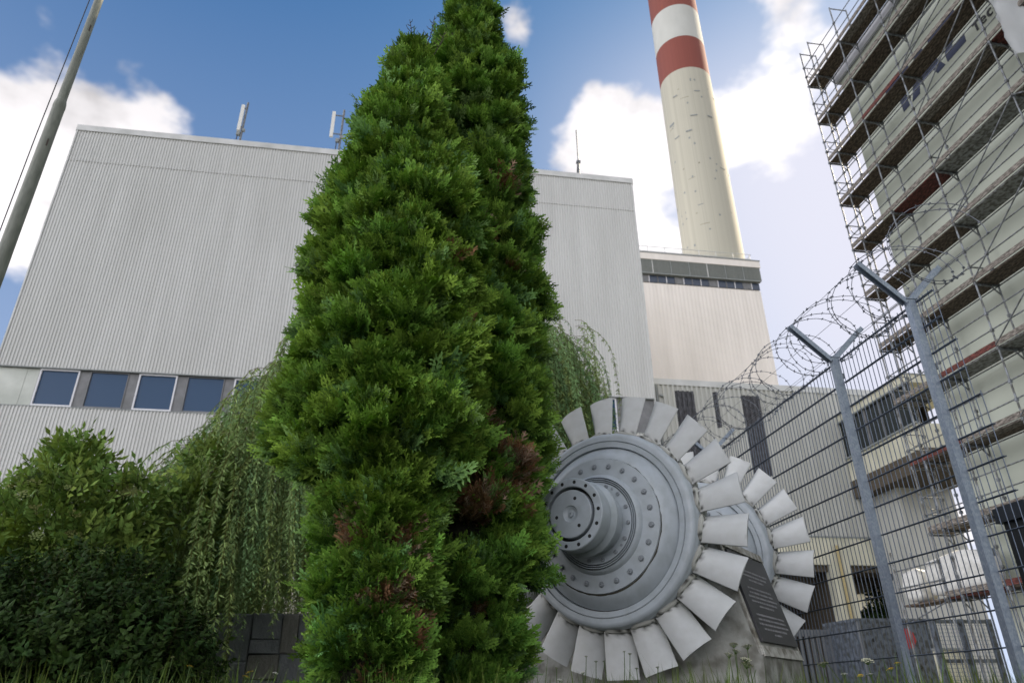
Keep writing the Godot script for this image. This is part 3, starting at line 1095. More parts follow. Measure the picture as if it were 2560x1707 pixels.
func stone_wall() -> void:
	var w := thing("stone_wall", "low grey wall of large irregular stone slabs behind the shrubs", "wall", grid(-11, 10.4), GRID)
	rng.seed = 64
	block("wall_core", Vector3(6.5, 0.66, -0.25), Vector3(13.0, 1.30, 0.4), M["mortar"], w)
	var todo := []
	var x := 0.0
	while x < 12.9:
		var l := rng.randf_range(0.9, 1.5)
		todo.append(Rect2(x, 0.0, minf(l, 13.0 - x), 1.365))
		x += l
	var done := []
	while todo.size():
		var r: Rect2 = todo.pop_back()
		if r.size.x * r.size.y < 0.16 or (r.size.x * r.size.y < 0.42 and rng.randf() < 0.4) or r.size.x < 0.24:
			done.append(r)
			continue
		var f := rng.randf_range(0.32, 0.68)
		if r.size.x > r.size.y * 0.95 or (r.size.x > 0.5 and rng.randf() < 0.35):
			todo.append(Rect2(r.position, Vector2(r.size.x * f, r.size.y)))
			todo.append(Rect2(r.position + Vector2(r.size.x * f, 0), Vector2(r.size.x * (1 - f), r.size.y)))
		else:
			todo.append(Rect2(r.position, Vector2(r.size.x, r.size.y * f)))
			todo.append(Rect2(r.position + Vector2(0, r.size.y * f), Vector2(r.size.x, r.size.y * (1 - f))))
	for r in done:
		var s := begin()
		s.set_smooth_group(-1)
		var g := 0.004
		var c := PackedVector3Array()
		for k in 4:
			var px: float = r.position.x + (r.size.x - g if k in [1, 2] else g) + rng.randf_range(-0.012, 0.012)
			var py: float = r.position.y + (r.size.y - g if k in [2, 3] else g) + rng.randf_range(-0.012, 0.012)
			c.append(Vector3(px, maxf(0.0, minf(py, 1.36)), rng.randf_range(-0.012, 0.018)))
		var mid := (c[0] + c[1] + c[2] + c[3]) / 4.0 + Vector3(0, 0, 0.006)
		for k in 4:
			var a := c[k]
			var b := c[(k + 1) % 4]
			var ai := a.lerp(mid, 0.07) + Vector3(0, 0, 0.012)
			var bi := b.lerp(mid, 0.07) + Vector3(0, 0, 0.012)
			s.add_vertex(ai); s.add_vertex(mid); s.add_vertex(bi)
			quad(s, a, ai, bi, b)
			quad(s, a, b, b + Vector3(0, 0, -0.2), a + Vector3(0, 0, -0.2))
		obj("stone", s, M["stone"] if rng.randf() < 0.7 else M["stone_warm"], w)

# ------------------------------------------------------------------ plants

func willow() -> void:
	var base := polar(-10, 11.3)
	var w := thing("weeping_willow", "weeping willow with long hanging shoots behind the thujas", "tree", base)
	rng.seed = 501
	var s := begin()
	tube(s, PackedVector3Array([Vector3(0, 0, 0), Vector3(0.1, 1.2, 0.05), Vector3(0.0, 2.6, 0.1), Vector3(0.15, 4.4, 0)]), 0.26, 9, 0.45)
	obj("trunk", s, M["bark"], w)
	for i in 11:
		var a := TAU * i / 11.0 + rng.randf_range(-0.2, 0.2)
		var r := rng.randf_range(2.0, 3.1)
		var out := Vector3(cos(a), 0, sin(a))
		s = begin()
		tube(s, PackedVector3Array([Vector3(0.05, rng.randf_range(2.2, 3.6), 0.05), out * r * 0.3 + Vector3(0, 4.6, 0), out * r * 0.6 + Vector3(0, 5.5 + out.x * 1.2, 0), out * r * 0.8 + Vector3(0, 5.2 + out.x * 1.6, 0)]), 0.075, 6, 0.3)
		obj("limb", s, M["bark"], w)
	var xf := [[], [], [], []]
	var cl := [[], [], [], []]
	for i in 6200:
		var a := rng.randf() * TAU
		var rho := sqrt(rng.randf()) * 3.45
		if rng.randf() < 0.45:
			rho = rng.randf_range(2.3, 3.5)
		var out := Vector3(cos(a), 0, sin(a))
		var right := out.x
		# the crown slopes down towards the left, as the tree leans with its branches that way
		var top := 6.55 - 0.10 * rho * rho - (0.0 if right > 0.0 else -right * rho * 1.0)
		top += 0.5 * sin(a * 5.0 + 1.0) * clampf(rho / 3.0, 0, 1) + rng.randf_range(-1.7, 0.1)
		if right * rho > 3.1 or (right * rho > 2.3 and rng.randf() < 0.35):
			continue
		var k := 2 if rng.randf() < 0.4 else rng.randi() % 2
		if rng.randf() < 0.3:
			k = 3
		var turn := Basis(Vector3.UP, -a + rng.randf_range(-0.6, 0.6)) * Basis.from_scale(Vector3.ONE * rng.randf_range(0.85, 1.15))
		xf[k].append(Transform3D(turn, out * rho + Vector3(0, maxf(top, 1.9), 0)))
		cl[k].append(tint(0.3, 0.15))
	for k in 4:
		many("hanging_shoots", willow_strand(510 + k, [1.5, 2.0, 2.6, 0.9][k]), M["leaf"], w, xf[k], cl[k])

func bush_leaves(called: String, meshes: Array, parent: Node, lobes: Array, count: int, size: Vector2, up: float, spread := 0.3) -> void:
	var xf := []
	var cl := []
	for m in meshes:
		xf.append([])
		cl.append([])
	var total := 0.0
	for l in lobes:
		total += l[1].x * l[1].y + l[1].z * l[1].y
	for l in lobes:
		var n := int(count * (l[1].x * l[1].y + l[1].z * l[1].y) / total)
		var shade := rng.randf_range(0.8, 1.2)
		for i in n:
			var d := Vector3(rng.randfn(), rng.randfn(), rng.randfn()).normalized()
			var p: Vector3 = l[0] + d * l[1] * pow(rng.randf(), 0.28)
			if p.y < 0.05:
				continue
			var k := rng.randi() % meshes.size()
			xf[k].append(Transform3D(rand_basis(d + Vector3.UP * up, 0.55) * Basis.from_scale(Vector3.ONE * rng.randf_range(size.x, size.y)), p))
			cl[k].append(tint(spread) * Color(shade, shade, shade))
	for k in meshes.size():
		many(called, meshes[k], M["leaf"], parent, xf[k], cl[k])

func stems(parent: Node, tops: Array, r: float) -> void:
	for t in tops:
		var s := begin()
		tube(s, PackedVector3Array([Vector3(t.x * 0.15, 0, t.z * 0.15), Vector3(t.x * 0.4, t.y * 0.45, t.z * 0.4), t]), r, 6, 0.35)
		obj("stem", s, M["bark"], parent)

func elder() -> void:
	var e := thing("elder_bush", "tall leafy elder bush with pale flower heads at the left edge", "shrub", polar(-32.5, 8.7, -0.15))
	rng.seed = 610
	var lobes := [
		[Vector3(0.1, 1.75, 0.2), Vector3(0.55, 0.95, 0.7)], [Vector3(-0.8, 1.25, 0.1), Vector3(0.8, 0.85, 0.8)], [Vector3(-1.7, 0.9, 0.0), Vector3(0.9, 0.9, 0.9)],
		[Vector3(0.6, 1.3, 0.1), Vector3(0.5, 0.85, 0.7)], [Vector3(0.08, 2.62, 0.1), Vector3(0.28, 0.34, 0.3)], [Vector3(0.72, 2.3, 0.0), Vector3(0.2, 0.3, 0.22)],
		[Vector3(1.15, 2.0, -0.4), Vector3(0.22, 0.7, 0.3)], [Vector3(1.25, 2.7, -0.4), Vector3(0.2, 0.36, 0.2)], [Vector3(-0.1, 0.8, 0.5), Vector3(1.15, 0.7, 0.7)], [Vector3(-2.2, 0.8, 0.2), Vector3(1.0, 0.9, 0.8)],
	]
	stems(e, [Vector3(-0.1, 2.6, 0.1), Vector3(1.45, 3.1, -0.5), Vector3(-1.6, 1.8, 0.0), Vector3(0.6, 2.4, 0.1), Vector3(0.4, 1.6, 0.4), Vector3(-0.8, 2.0, 0.1)], 0.03)
	bush_leaves("foliage", [pinnate_leaf(1, 3, 0.5), pinnate_leaf(2, 2, 0.55), pinnate_leaf(3, 3, 0.45)], e, lobes, 9000, Vector2(0.13, 0.23), 0.55, 0.32)
	var head := umbel_head(5, Color(0.19, 0.225, 0.08))
	var xf := []
	var cl := []
	for i in 80:
		var l: Array = lobes[[0, 0, 3, 3, 1, 8, 5][rng.randi() % 7]]
		var d := Vector3(rng.randfn(), absf(rng.randfn()) * 0.7 + 0.1, absf(rng.randfn()) + 0.3).normalized()
		xf.append(Transform3D(rand_basis(d + Vector3.UP * 0.6, 0.2) * Basis.from_scale(Vector3.ONE * rng.randf_range(0.10, 0.17)), l[0] + d * l[1] * 1.02))
		cl.append(tint(0.25))
	many("flower_heads", head, M["petal"], e, xf, cl)

func hedge() -> void:
	var h := thing("dark_bush", "low dark small-leaved bush in the lower left corner", "shrub", polar(-30, 6.8))
	rng.seed = 640
	var lobes := [[Vector3(0, 0.55, 0), Vector3(0.9, 0.62, 0.6)], [Vector3(-0.9, 0.7, 0.1), Vector3(0.9, 0.62, 0.6)], [Vector3(-1.9, 0.7, 0.0), Vector3(1.0, 0.7, 0.7)], [Vector3(0.6, 0.45, 0.0), Vector3(0.5, 0.5, 0.5)], [Vector3(-0.3, 1.0, -0.4), Vector3(0.8, 0.45, 0.5)]]
	stems(h, [Vector3(0, 0.9, 0), Vector3(-0.9, 1.0, 0.1), Vector3(0.7, 0.7, 0), Vector3(-1.8, 1.0, 0.0)], 0.02)
	bush_leaves("foliage", [leaf_sprig(71), leaf_sprig(72)], h, lobes, 5200, Vector2(0.11, 0.2), 0.4, 0.3)

const PROFILE_A := [Vector2(0.0, 0.20), Vector2(0.2, 0.22), Vector2(0.4, 0.26), Vector2(0.7, 0.33), Vector2(0.95, 0.33), Vector2(1.2, 0.36), Vector2(1.45, 0.50), Vector2(1.7, 0.57), Vector2(2.0, 0.56), Vector2(2.4, 0.51), Vector2(2.9, 0.50), Vector2(3.25, 0.43), Vector2(3.6, 0.35), Vector2(3.9, 0.29), Vector2(4.3, 0.19), Vector2(4.55, 0.04)]
const PROFILE_B := [Vector2(0.00, 0.258), Vector2(0.19, 0.293), Vector2(0.41, 0.344), Vector2(0.76, 0.388), Vector2(1.12, 0.533), Vector2(1.63, 0.554), Vector2(2.15, 0.554), Vector2(2.66, 0.533), Vector2(3.27, 0.502), Vector2(3.79, 0.471), Vector2(4.29, 0.451), Vector2(4.81, 0.410), Vector2(5.22, 0.328), Vector2(5.73, 0.205), Vector2(6.25, 0.031)]

func radius_at(profile: Array, y: float) -> float:
	for i in profile.size() - 1:
		if y <= profile[i + 1].x:
			return lerpf(profile[i].y, profile[i + 1].y, (y - profile[i].x) / (profile[i + 1].x - profile[i].x))
	return 0.0

func thujas() -> void:
	# places where the sprays have died back
	var dead := [[[-0.39, 1.01, -3.32, 0.09], [-0.81, 1.04, -3.20, 0.08], [-0.95, 1.20, -3.23, 0.07], [-0.34, 0.65, -3.43, 0.10], [-0.71, 0.52, -3.25, 0.08], [-0.19, 2.65, -3.43, 0.07], [-0.11, 1.66, -3.47, 0.07], [-0.67, 1.15, -3.17, 0.05], [-0.55, 0.75, -3.28, 0.06], [-0.14, 2.20, -3.50, 0.06], [-0.45, 0.42, -3.36, 0.08]],
		[[0.17, 1.47, -3.88, 0.16], [0.10, 1.55, -3.81, 0.11], [-0.16, 1.41, -3.69, 0.15], [-0.20, 1.26, -3.68, 0.10], [-0.08, 3.07, -3.73, 0.11], [0.00, 2.81, -3.77, 0.09], [0.02, 3.55, -3.84, 0.08], [-0.15, 2.55, -3.69, 0.09], [-0.16, 1.73, -3.69, 0.09], [0.10, 0.86, -4.05, 0.07], [-0.05, 0.76, -3.89, 0.07]]]
	var greens := []
	for k in 4:
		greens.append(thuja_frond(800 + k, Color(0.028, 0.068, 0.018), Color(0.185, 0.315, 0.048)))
	var browns := [thuja_frond(820, Color(0.085, 0.050, 0.026), Color(0.25, 0.150, 0.078)), thuja_frond(821, Color(0.11, 0.085, 0.06), Color(0.33, 0.25, 0.175), true)]
	var lump := FastNoiseLite.new()
	lump.seed = 15
	lump.frequency = 3.2
	lump.fractal_octaves = 2
	var fine := FastNoiseLite.new()
	fine.seed = 16
	fine.frequency = 4.4
	fine.fractal_octaves = 1
	for which in 2:
		var base: Vector3 = [Vector3(-0.70, 0, -3.66), Vector3(-0.32, 0, -4.25)][which]
		var profile: Array = [PROFILE_A, PROFILE_B][which]
		var high: float = profile[profile.size() - 1].x
		var t := thing("thuja", ["shorter front thuja with brown dead sprays low down", "taller thuja at the back, reaching past the top of the picture"][which], "tree", base, 0.0, "pair of columnar thujas on the lawn")
		rng.seed = 850 + which
		var s := begin()
		tube(s, PackedVector3Array([Vector3.ZERO, Vector3(0.02, high * 0.4, 0), Vector3(0, high * 0.93, 0)]), 0.07, 8, 0.15)
		obj("trunk", s, M["bark"], t)
		# dense twigs inside
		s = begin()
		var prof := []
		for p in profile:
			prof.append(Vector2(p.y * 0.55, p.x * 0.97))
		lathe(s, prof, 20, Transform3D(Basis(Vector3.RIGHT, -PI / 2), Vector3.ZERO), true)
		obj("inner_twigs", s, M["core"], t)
		var limbs := 0
		for i in 40:
			var y := rng.randf_range(0.2, high * 0.85)
			var a := rng.randf() * TAU
			var r := radius_at(profile, y)
			s = begin()
			tube(s, PackedVector3Array([Vector3(0, y - 0.15, 0), Vector3(cos(a) * r * 0.5, y, sin(a) * r * 0.5), Vector3(cos(a) * r * 0.85, y + 0.16, sin(a) * r * 0.85)]), 0.014, 5, 0.3)
			obj("limb", s, M["bark"], t)
		var xf := [[], [], [], []]
		var cl := [[], [], [], []]
		var dxf := [[], []]
		var dcl := [[], []]
		var to_camera := atan2(-base.z, -base.x)
		var made := 0
		while made < 3100:
			var y := rng.randf_range(0.08, high)
			var r := radius_at(profile, y)
			if rng.randf() * 0.62 > r + 0.05:
				continue
			var a := rng.randf() * TAU
			var face := cos(a - to_camera)
			if face < -0.35 and rng.randf() < 0.6:
				continue
			var out := Vector3(cos(a), 0, sin(a))
			var p := out * r + Vector3(0, y, 0)
			var l := lump.get_noise_3dv(p + base)
			var f := fine.get_noise_3dv(p + base)
			# the sprays gather in tufts with hollows between
			if f < -0.12 and rng.randf() < 0.72:
				continue
			made += 1
			var deep := rng.randf() < 0.13
			var rr := r * (1.0 + 0.24 * l) + 0.125 * f - 0.072
			if deep:
				rr -= rng.randf_range(0.08, 0.16)
			rr = maxf(rr - 0.10, 0.0)
			p = out * rr + Vector3(0, y - 0.05, 0)
			var steep := lerpf(1.05, 1.7, smoothstep(0.75, 1.0, y / high))
			var d := (out + Vector3.UP * rng.randf_range(steep - 0.35, steep + 0.35) + Vector3(rng.randf_range(-0.35, 0.35), 0, rng.randf_range(-0.35, 0.35))).normalized()
			var kill := 0.0
			for q in dead[which]:
				var seat := Vector3(q[0], q[1], q[2]) - base
				if absf(Vector2(seat.x, seat.z).length() - r) > 0.22:
					continue
				var gap := Vector2(wrapf(atan2(seat.z, seat.x) - a, -PI, PI) * r, seat.y - y).length()
				if gap < q[3] * 0.95:
					kill = 0.93
				elif gap < q[3] * 1.35:
					kill = maxf(kill, 0.25)
			if deep:
				kill = maxf(kill, 0.07)
			var dry := rng.randf() < kill
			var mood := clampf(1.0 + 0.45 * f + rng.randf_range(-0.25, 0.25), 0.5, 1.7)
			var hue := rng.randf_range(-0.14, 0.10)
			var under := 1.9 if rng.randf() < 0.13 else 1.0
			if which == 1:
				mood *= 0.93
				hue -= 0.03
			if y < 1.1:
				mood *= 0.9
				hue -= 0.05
			var u := d.cross(out.cross(Vector3.UP)).normalized()
			var v := d.cross(u)
			var big := rng.randf_range(0.85, 1.25)
			for j in 20:
				var ang := rng.randf() * TAU
				var rad := sqrt(rng.randf())
				var off := (u * cos(ang) + v * sin(ang)) * rad
				var dir := (d + off * 0.85).normalized()
				var size := (rng.randf_range(0.07, 0.125) + (0.05 if rng.randf() < 0.13 else 0.0)) * big * (1.0 - 0.2 * rad)
				var b := rand_basis(dir, 0.24)
				var x := Transform3D(b * Basis.from_scale(Vector3.ONE * size), p + off * 0.05 * big + d * 0.02)
				if dry:
					var k := rng.randi() % 2
					dxf[k].append(x)
					var g := rng.randf_range(0.7, 1.3)
					dcl[k].append(Color(g * (1.0 - hue), g, g))
				else:
					var k := rng.randi() % 4
					xf[k].append(x)
					var g := mood * rng.randf_range(0.82, 1.2)
					cl[k].append(Color(g * (1.0 + hue), g, g * (1.0 - hue * 0.5) * under))
		for k in 4:
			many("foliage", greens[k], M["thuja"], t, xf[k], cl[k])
		for k in 2:
			var o := many("dead_foliage", browns[k], M["dry"], t, dxf[k], dcl[k])
			o.set_meta("label", "brown dried sprays")
		if which == 0:
			for q in [[0.0, 4.50, 0.30, 0.1], [0.10, 4.48, 0.36, -0.15], [0.16, 4.42, 0.26, -0.3], [-0.05, 4.42, 0.22, 0.25]]:
				s = begin()
				var foot := Vector3(q[0], q[1], 0.05)
				var tip: Vector3 = foot + Vector3(-sin(q[3]), cos(q[3]), 0.0) * q[2]
				tube(s, PackedVector3Array([foot, foot.lerp(tip, 0.5) + Vector3(0.01, 0, 0), tip]), 0.0042, 4, 0.5)
				for k in 7:
					var f := 0.28 + 0.1 * k
					var side := 1.0 if k % 2 == 0 else -1.0
					var b0: Vector3 = foot.lerp(tip, f)
					var b1: Vector3 = b0 + Vector3(side * 0.05, 0.075, rng.randf_range(-0.03, 0.03)) * (1.25 - f)
					tube(s, PackedVector3Array([b0, b0.lerp(b1, 0.5) + Vector3(side * 0.006, 0, 0), b1]), 0.0032, 4, 0.6)
				obj("bare_sprig", s, M["bark"], t)

func tall_mast() -> void:
	var m := thing("tall_pole", "weathered grey stepped pole with a thin cable at upper left", "pole", polar(-40.6, 8.0))
	var up := Transform3D(Basis(Vector3.RIGHT, -PI / 2), Vector3.ZERO)
	var s := begin()
	lathe(s, [Vector2(0.080, 0.0), Vector2(0.063, 6.42), Vector2(0.063, 6.44)], 24, up, true)
	obj("lower_section", s, M["mast_paint"], m)
	s = begin()
	lathe(s, [Vector2(0.063, 6.44), Vector2(0.066, 6.46), Vector2(0.062, 6.52), Vector2(0.050, 6.58)], 24, up, true)
	obj("collar", s, M["mast_paint"], m)
	s = begin()
	lathe(s, [Vector2(0.050, 6.58), Vector2(0.039, 12.0), Vector2(0.0, 12.05)], 24, up, true)
	obj("upper_section", s, M["mast_paint"], m)
	for q in [[5.9, 0.4], [7.75, 0.5]]:
		s = begin()
		var r: float = 0.0655 - 0.0026 * (q[0] - 5.4) if q[0] < 6.4 else 0.0475
		var n := Vector3(sin(q[1] + 0.5), 0, cos(q[1] + 0.5))
		box(s, n * r + Vector3(0, q[0], 0), Vector3(0.016, 0.10, 0.003), Basis(Vector3.UP.cross(n), Vector3.UP, n))
		obj("rust_mark", s, M["rust_dark"], m)
	s = begin()
	tube(s, PackedVector3Array([Vector3(-0.09, 0.2, 0.03), Vector3(-0.115, 6.0, 0.03), Vector3(-0.07, 11.9, 0.02)]), 0.006, 5)
	obj("cable", s, M["black_paint"], m)

# ------------------------------------------------------------------ fence

func fence() -> void:
	var f := thing("mesh_fence", "galvanised double-rod mesh fence with Y-shaped post tops", "fence", grid(3.43, 3.81), GRID)
	# local z = 3.81 - s; x to the right
	var posts := [0.0, -0.95, -3.45, -5.95, -8.45]
	var top := 2.76
	for z in posts:
		var p := Node3D.new()
		p.name = "post"
		p.position = Vector3(0, 0, z)
		f.add_child(p, true)
		var s := begin()
		box(s, Vector3(0, top / 2.0 - 0.2, 0), Vector3(0.056, top + 0.4, 0.05))
		# bevels that catch the light
		obj("shaft", s, M["galva"], p)
		for k in [-1.0, 1.0]:
			s = begin()
			var a := Vector3(0.02 * k, top - 0.01, 0)
			var b := Vector3(0.325 * k, top + 0.285, 0)
			var along := (b - a).normalized()
			var side := Vector3(0, 0, 1)
			var nrm := along.cross(side)
			# an open angle section
			box(s, (a + b) / 2.0, Vector3((b - a).length(), 0.006, 0.046), Basis(along, nrm * -1.0, side))
			box(s, (a + b) / 2.0 + nrm * -0.018 + side * -0.021, Vector3((b - a).length(), 0.034, 0.006), Basis(along, nrm * -1.0, side))
			box(s, (a + b) / 2.0 + nrm * -0.018 + side * 0.021, Vector3((b - a).length(), 0.034, 0.006), Basis(along, nrm * -1.0, side))
			obj("arm", s, M["galva"], p)
		block("cap_plate", Vector3(0, top + 0.004, 0), Vector3(0.085, 0.008, 0.062), M["galva"], p)
		for y in [0.45, 1.05, 1.65, 2.25, 2.6]:
			block("fixing", Vector3(0.035, y, 0.0), Vector3(0.014, 0.045, 0.045), M["galva_dull"], p)
	var spans := [[0.035, 0.30], [-0.915, -0.035], [-3.415, -0.985], [-5.915, -3.485], [-8.415, -5.985]]
	var first := true
	for q in spans:
		var p := Node3D.new()
		p.name = "mesh_panel"
		p.position = Vector3(0.035, 0, 0)
		f.add_child(p, true)
		var n := int(round((q[1] - q[0]) / 0.05))
		var step: float = (q[1] - q[0]) / n
		for i in n + 1:
			var z: float = q[0] + i * step
			var hi := 2.765
			if first and i > 2:
				# cut back in steps at the open end
				hi = [2.765, 2.765, 2.765, 2.765, 2.36, 1.96, 1.96][mini(i, 6)]
			rod("upright_rod", Vector3(0, 0.12, z), Vector3(0, hi, z), 0.0032, M["fence_rod"], p)
		for k in 14:
			var y := 2.74 - 0.2 * k
			var z1: float = q[1]
			if first and k < 5:
				z1 = [0.17, 0.17, 0.23, 0.23, 0.28][k]
			for x in [-0.0075, 0.0075]:
				rod("cross_rod", Vector3(x, y, q[0] - 0.02), Vector3(x, y, z1 + 0.02), 0.0042, M["fence_rod"], p)
		first = false
	# coil of barbed wire in the Y arms
	var c := thing("barbed_wire_coil", "coil of barbed wire laid in the Y arms of the fence", "barbed wire", grid(3.43, 3.81, top), GRID)
	rng.seed = 70
	var n := FastNoiseLite.new()
	n.seed = 3
	n.frequency = 0.5
	var coil := func(t: float, second: bool) -> Vector3:
		var a := t * TAU + (0.9 if second else 0.0)
		var r := 0.245 + 0.05 * n.get_noise_1d(t * 1.7 + (50.0 if second else 0.0))
		var z := 0.45 - t * (0.40 if second else 0.36) + 0.10 * n.get_noise_1d(t * 2.3 + 20.0) + 0.07 * sin(a * 0.5)
		return Vector3(cos(a) * r * 1.05, 0.235 + sin(a) * r + 0.03 * n.get_noise_1d(t * 0.9 + 9.0), z + 0.10 * cos(a))
	for second in [false, true]:
		var s := begin()
		var pts := PackedVector3Array()
		for i in 25 * 28 + 1:
			pts.append(coil.call(i / 28.0, second))
		tube(s, pts, 0.003, 4)
		obj("coil_wire", s, M["wire"], c)
	var s := begin()
	for second in [false, true]:
		for i in 25 * 19:
			var t: float = i / 19.0 + rng.randf_range(-0.008, 0.008)
			var p: Vector3 = coil.call(t, second)
			var q: Vector3 = coil.call(t + 0.01, second)
			var d := (q - p).normalized()
			var u := d.cross(Vector3(0.2, 0.7, 0.4)).normalized()
			var v := d.cross(u)
			for e in [u, v, (u + v) * 0.7]:
				bar(s, p - e * 0.012 - d * 0.004, p + e * 0.012 + d * 0.004, 0.004, 0.004, d)
			box(s, p, Vector3(0.008, 0.008, 0.014), Basis(u, v, d))
	obj("barb", s, M["wire"], c).set_meta("kind", "stuff")
	for q in [Vector3(-0.31, 0.275, 0), Vector3(0.31, 0.275, 0), Vector3(-0.17, 0.15, 0), Vector3(0.17, 0.15, 0)]:
		rod("tension_wire", q + Vector3(0, 0, 0.3), q + Vector3(0, 0, -8.6), 0.0017, M["wire"], c)

func cabinet() -> void:
	var c := thing("meter_box", "dark box with an overhanging lid on a post at the right edge", "box", grid(3.68, 3.80), GRID)
	var s := begin()
	box(s, Vector3(0.33, 0.95, 0.0), Vector3(0.62, 0.60, 0.20))
	obj("case", s, M["cabinet"], c)
	s = begin()
	box(s, Vector3(0.33, 1.29, 0.0), Vector3(0.68, 0.09, 0.25))
	box(s, Vector3(0.33, 1.338, 0.0), Vector3(0.65, 0.012, 0.22))
	obj("lid", s, M["cabinet_lid"], c)
	block("door_panel", Vector3(0.33, 0.95, 0.104), Vector3(0.54, 0.52, 0.012), M["cabinet"], c)
	block("post", Vector3(0.33, 0.3, -0.02), Vector3(0.12, 0.75, 0.12), M["cabinet"], c)
	block("lock", Vector3(0.12, 0.95, 0.116), Vector3(0.03, 0.07, 0.02), M["galva_dull"], c)

# ------------------------------------------------------------------ turbine

func blade_mesh(sd: int) -> ArrayMesh:
	# local: y outward along the radius, x along the rim, z along the axis towards the viewer
	rng.seed = sd
	var n := FastNoiseLite.new()
	n.seed = sd
	n.frequency = 18.0
	var s := begin()
	s.set_smooth_group(1)
	var rows := 16
	var cols := 22
	var grime := Color(0.020, 0.021, 0.015)
	var paint := Color(0.545, 0.565, 0.575)
	var grid_pts := []
	var shade := []
	for i in rows + 1:
		var t := float(i) / rows
		var y := lerpf(0.640, 0.919, t)
		var stagger := deg_to_rad(lerpf(27.0, 11.0, t))
		var chord := lerpf(0.196, 0.212, t)
		var thick := lerpf(0.030, 0.008, t)
		var camber := lerpf(0.038, 0.020, t)
		var row := []
		var tone := []
		for j in cols + 1:
			var a := TAU * j / cols
			var u := cos(a)
			var hump := 1.0 - u * u
			var z0 := camber * hump + thick * 0.5 * sin(a) * sqrt(maxf(hump, 0.0)) + 0.002 * sin(a)
			var x0 := u * chord * 0.5
			var x := x0 * cos(stagger) - z0 * sin(stagger)
			var z := x0 * sin(stagger) + z0 * cos(stagger)
			row.append(Vector3(x, y, z))
			var stain := n.get_noise_2d(x0 * 1.6, t * 0.35) * 0.5 + 0.5
			# flaked, mossy patches beside the root
			var patch := smoothstep(0.50, 0.66, stain + 0.22 - absf(t - 0.075) * 6.5 - absf(x0) * 2.0) if t < 0.2 else 0.0
			var rust := smoothstep(0.3, 0.0, t) * 0.16
			var speck := 0.75 if n.get_noise_2d(x0 * 40.0 + 7.0, y * 40.0) > 0.52 and rng.randf() < 0.3 else 1.0
			var c: Color = paint.lerp(Color(0.36, 0.35, 0.30), rust).lerp(grime, patch)
			# faint run-off streaks along the blade, each of its own length
			var run := 1.0 - 0.13 * smoothstep(0.55, 0.85, n.get_noise_2d(x0 * 5.0 + 31.0, t * 0.06) * 0.5 + 0.5) * smoothstep(1.0, 0.2, t)
			tone.append(Color(c.r * speck * run, c.g * speck * run, c.b * speck * run * 0.99))
		grid_pts.append(row)
		shade.append(tone)
	for i in rows:
		for j in cols:
			for k in [[0, 0], [0, 1], [1, 1], [0, 0], [1, 1], [1, 0]]:
				s.set_color(shade[i + k[0]][j + k[1]])
				s.add_vertex(grid_pts[i + k[0]][j + k[1]])
	s.set_smooth_group(-1)
	var mid := Vector3.ZERO
	for j in cols:
		mid += grid_pts[rows][j] / cols
	s.set_color(paint)
	for j in cols:
		s.add_vertex(grid_pts[rows][j]); s.add_vertex(grid_pts[rows][j + 1]); s.add_vertex(mid)
	# root platform: a curved lens that sits on the rim, with a dark joint round it
	s.set_smooth_group(2)
	var segs := 18
	var st := deg_to_rad(27.0)
	for i in segs:
		var pa := []
		for e in [i, i + 1]:
			var a: float = TAU * e / segs
			var cx := signf(cos(a)) * pow(absf(cos(a)), 0.7)
			var cz := signf(sin(a)) * pow(absf(sin(a)), 0.7)
			for w in [[1.0, 0.628], [0.97, 0.650], [0.80, 0.656], [0.0, 0.658]]:
				var x: float = cx * 0.0915 * w[0]
				var z: float = cz * 0.082 * w[0]
				pa.append(Vector3(x * cos(st * 0.35) - z * sin(st * 0.35), sqrt(w[1] * w[1] - x * x), x * sin(st * 0.35) + z * cos(st * 0.35)))
		for k in 3:
			var v := [pa[k], pa[4 + k], pa[5 + k], pa[k], pa[5 + k], pa[k + 1]]
			var kk := [k, k, k + 1, k, k + 1, k + 1]
			for q in 6:
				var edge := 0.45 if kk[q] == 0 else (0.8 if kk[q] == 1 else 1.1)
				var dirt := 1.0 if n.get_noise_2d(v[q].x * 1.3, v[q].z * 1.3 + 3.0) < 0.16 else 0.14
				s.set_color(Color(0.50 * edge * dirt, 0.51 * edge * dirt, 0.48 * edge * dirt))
				s.add_vertex(v[q])
	return finish(s)

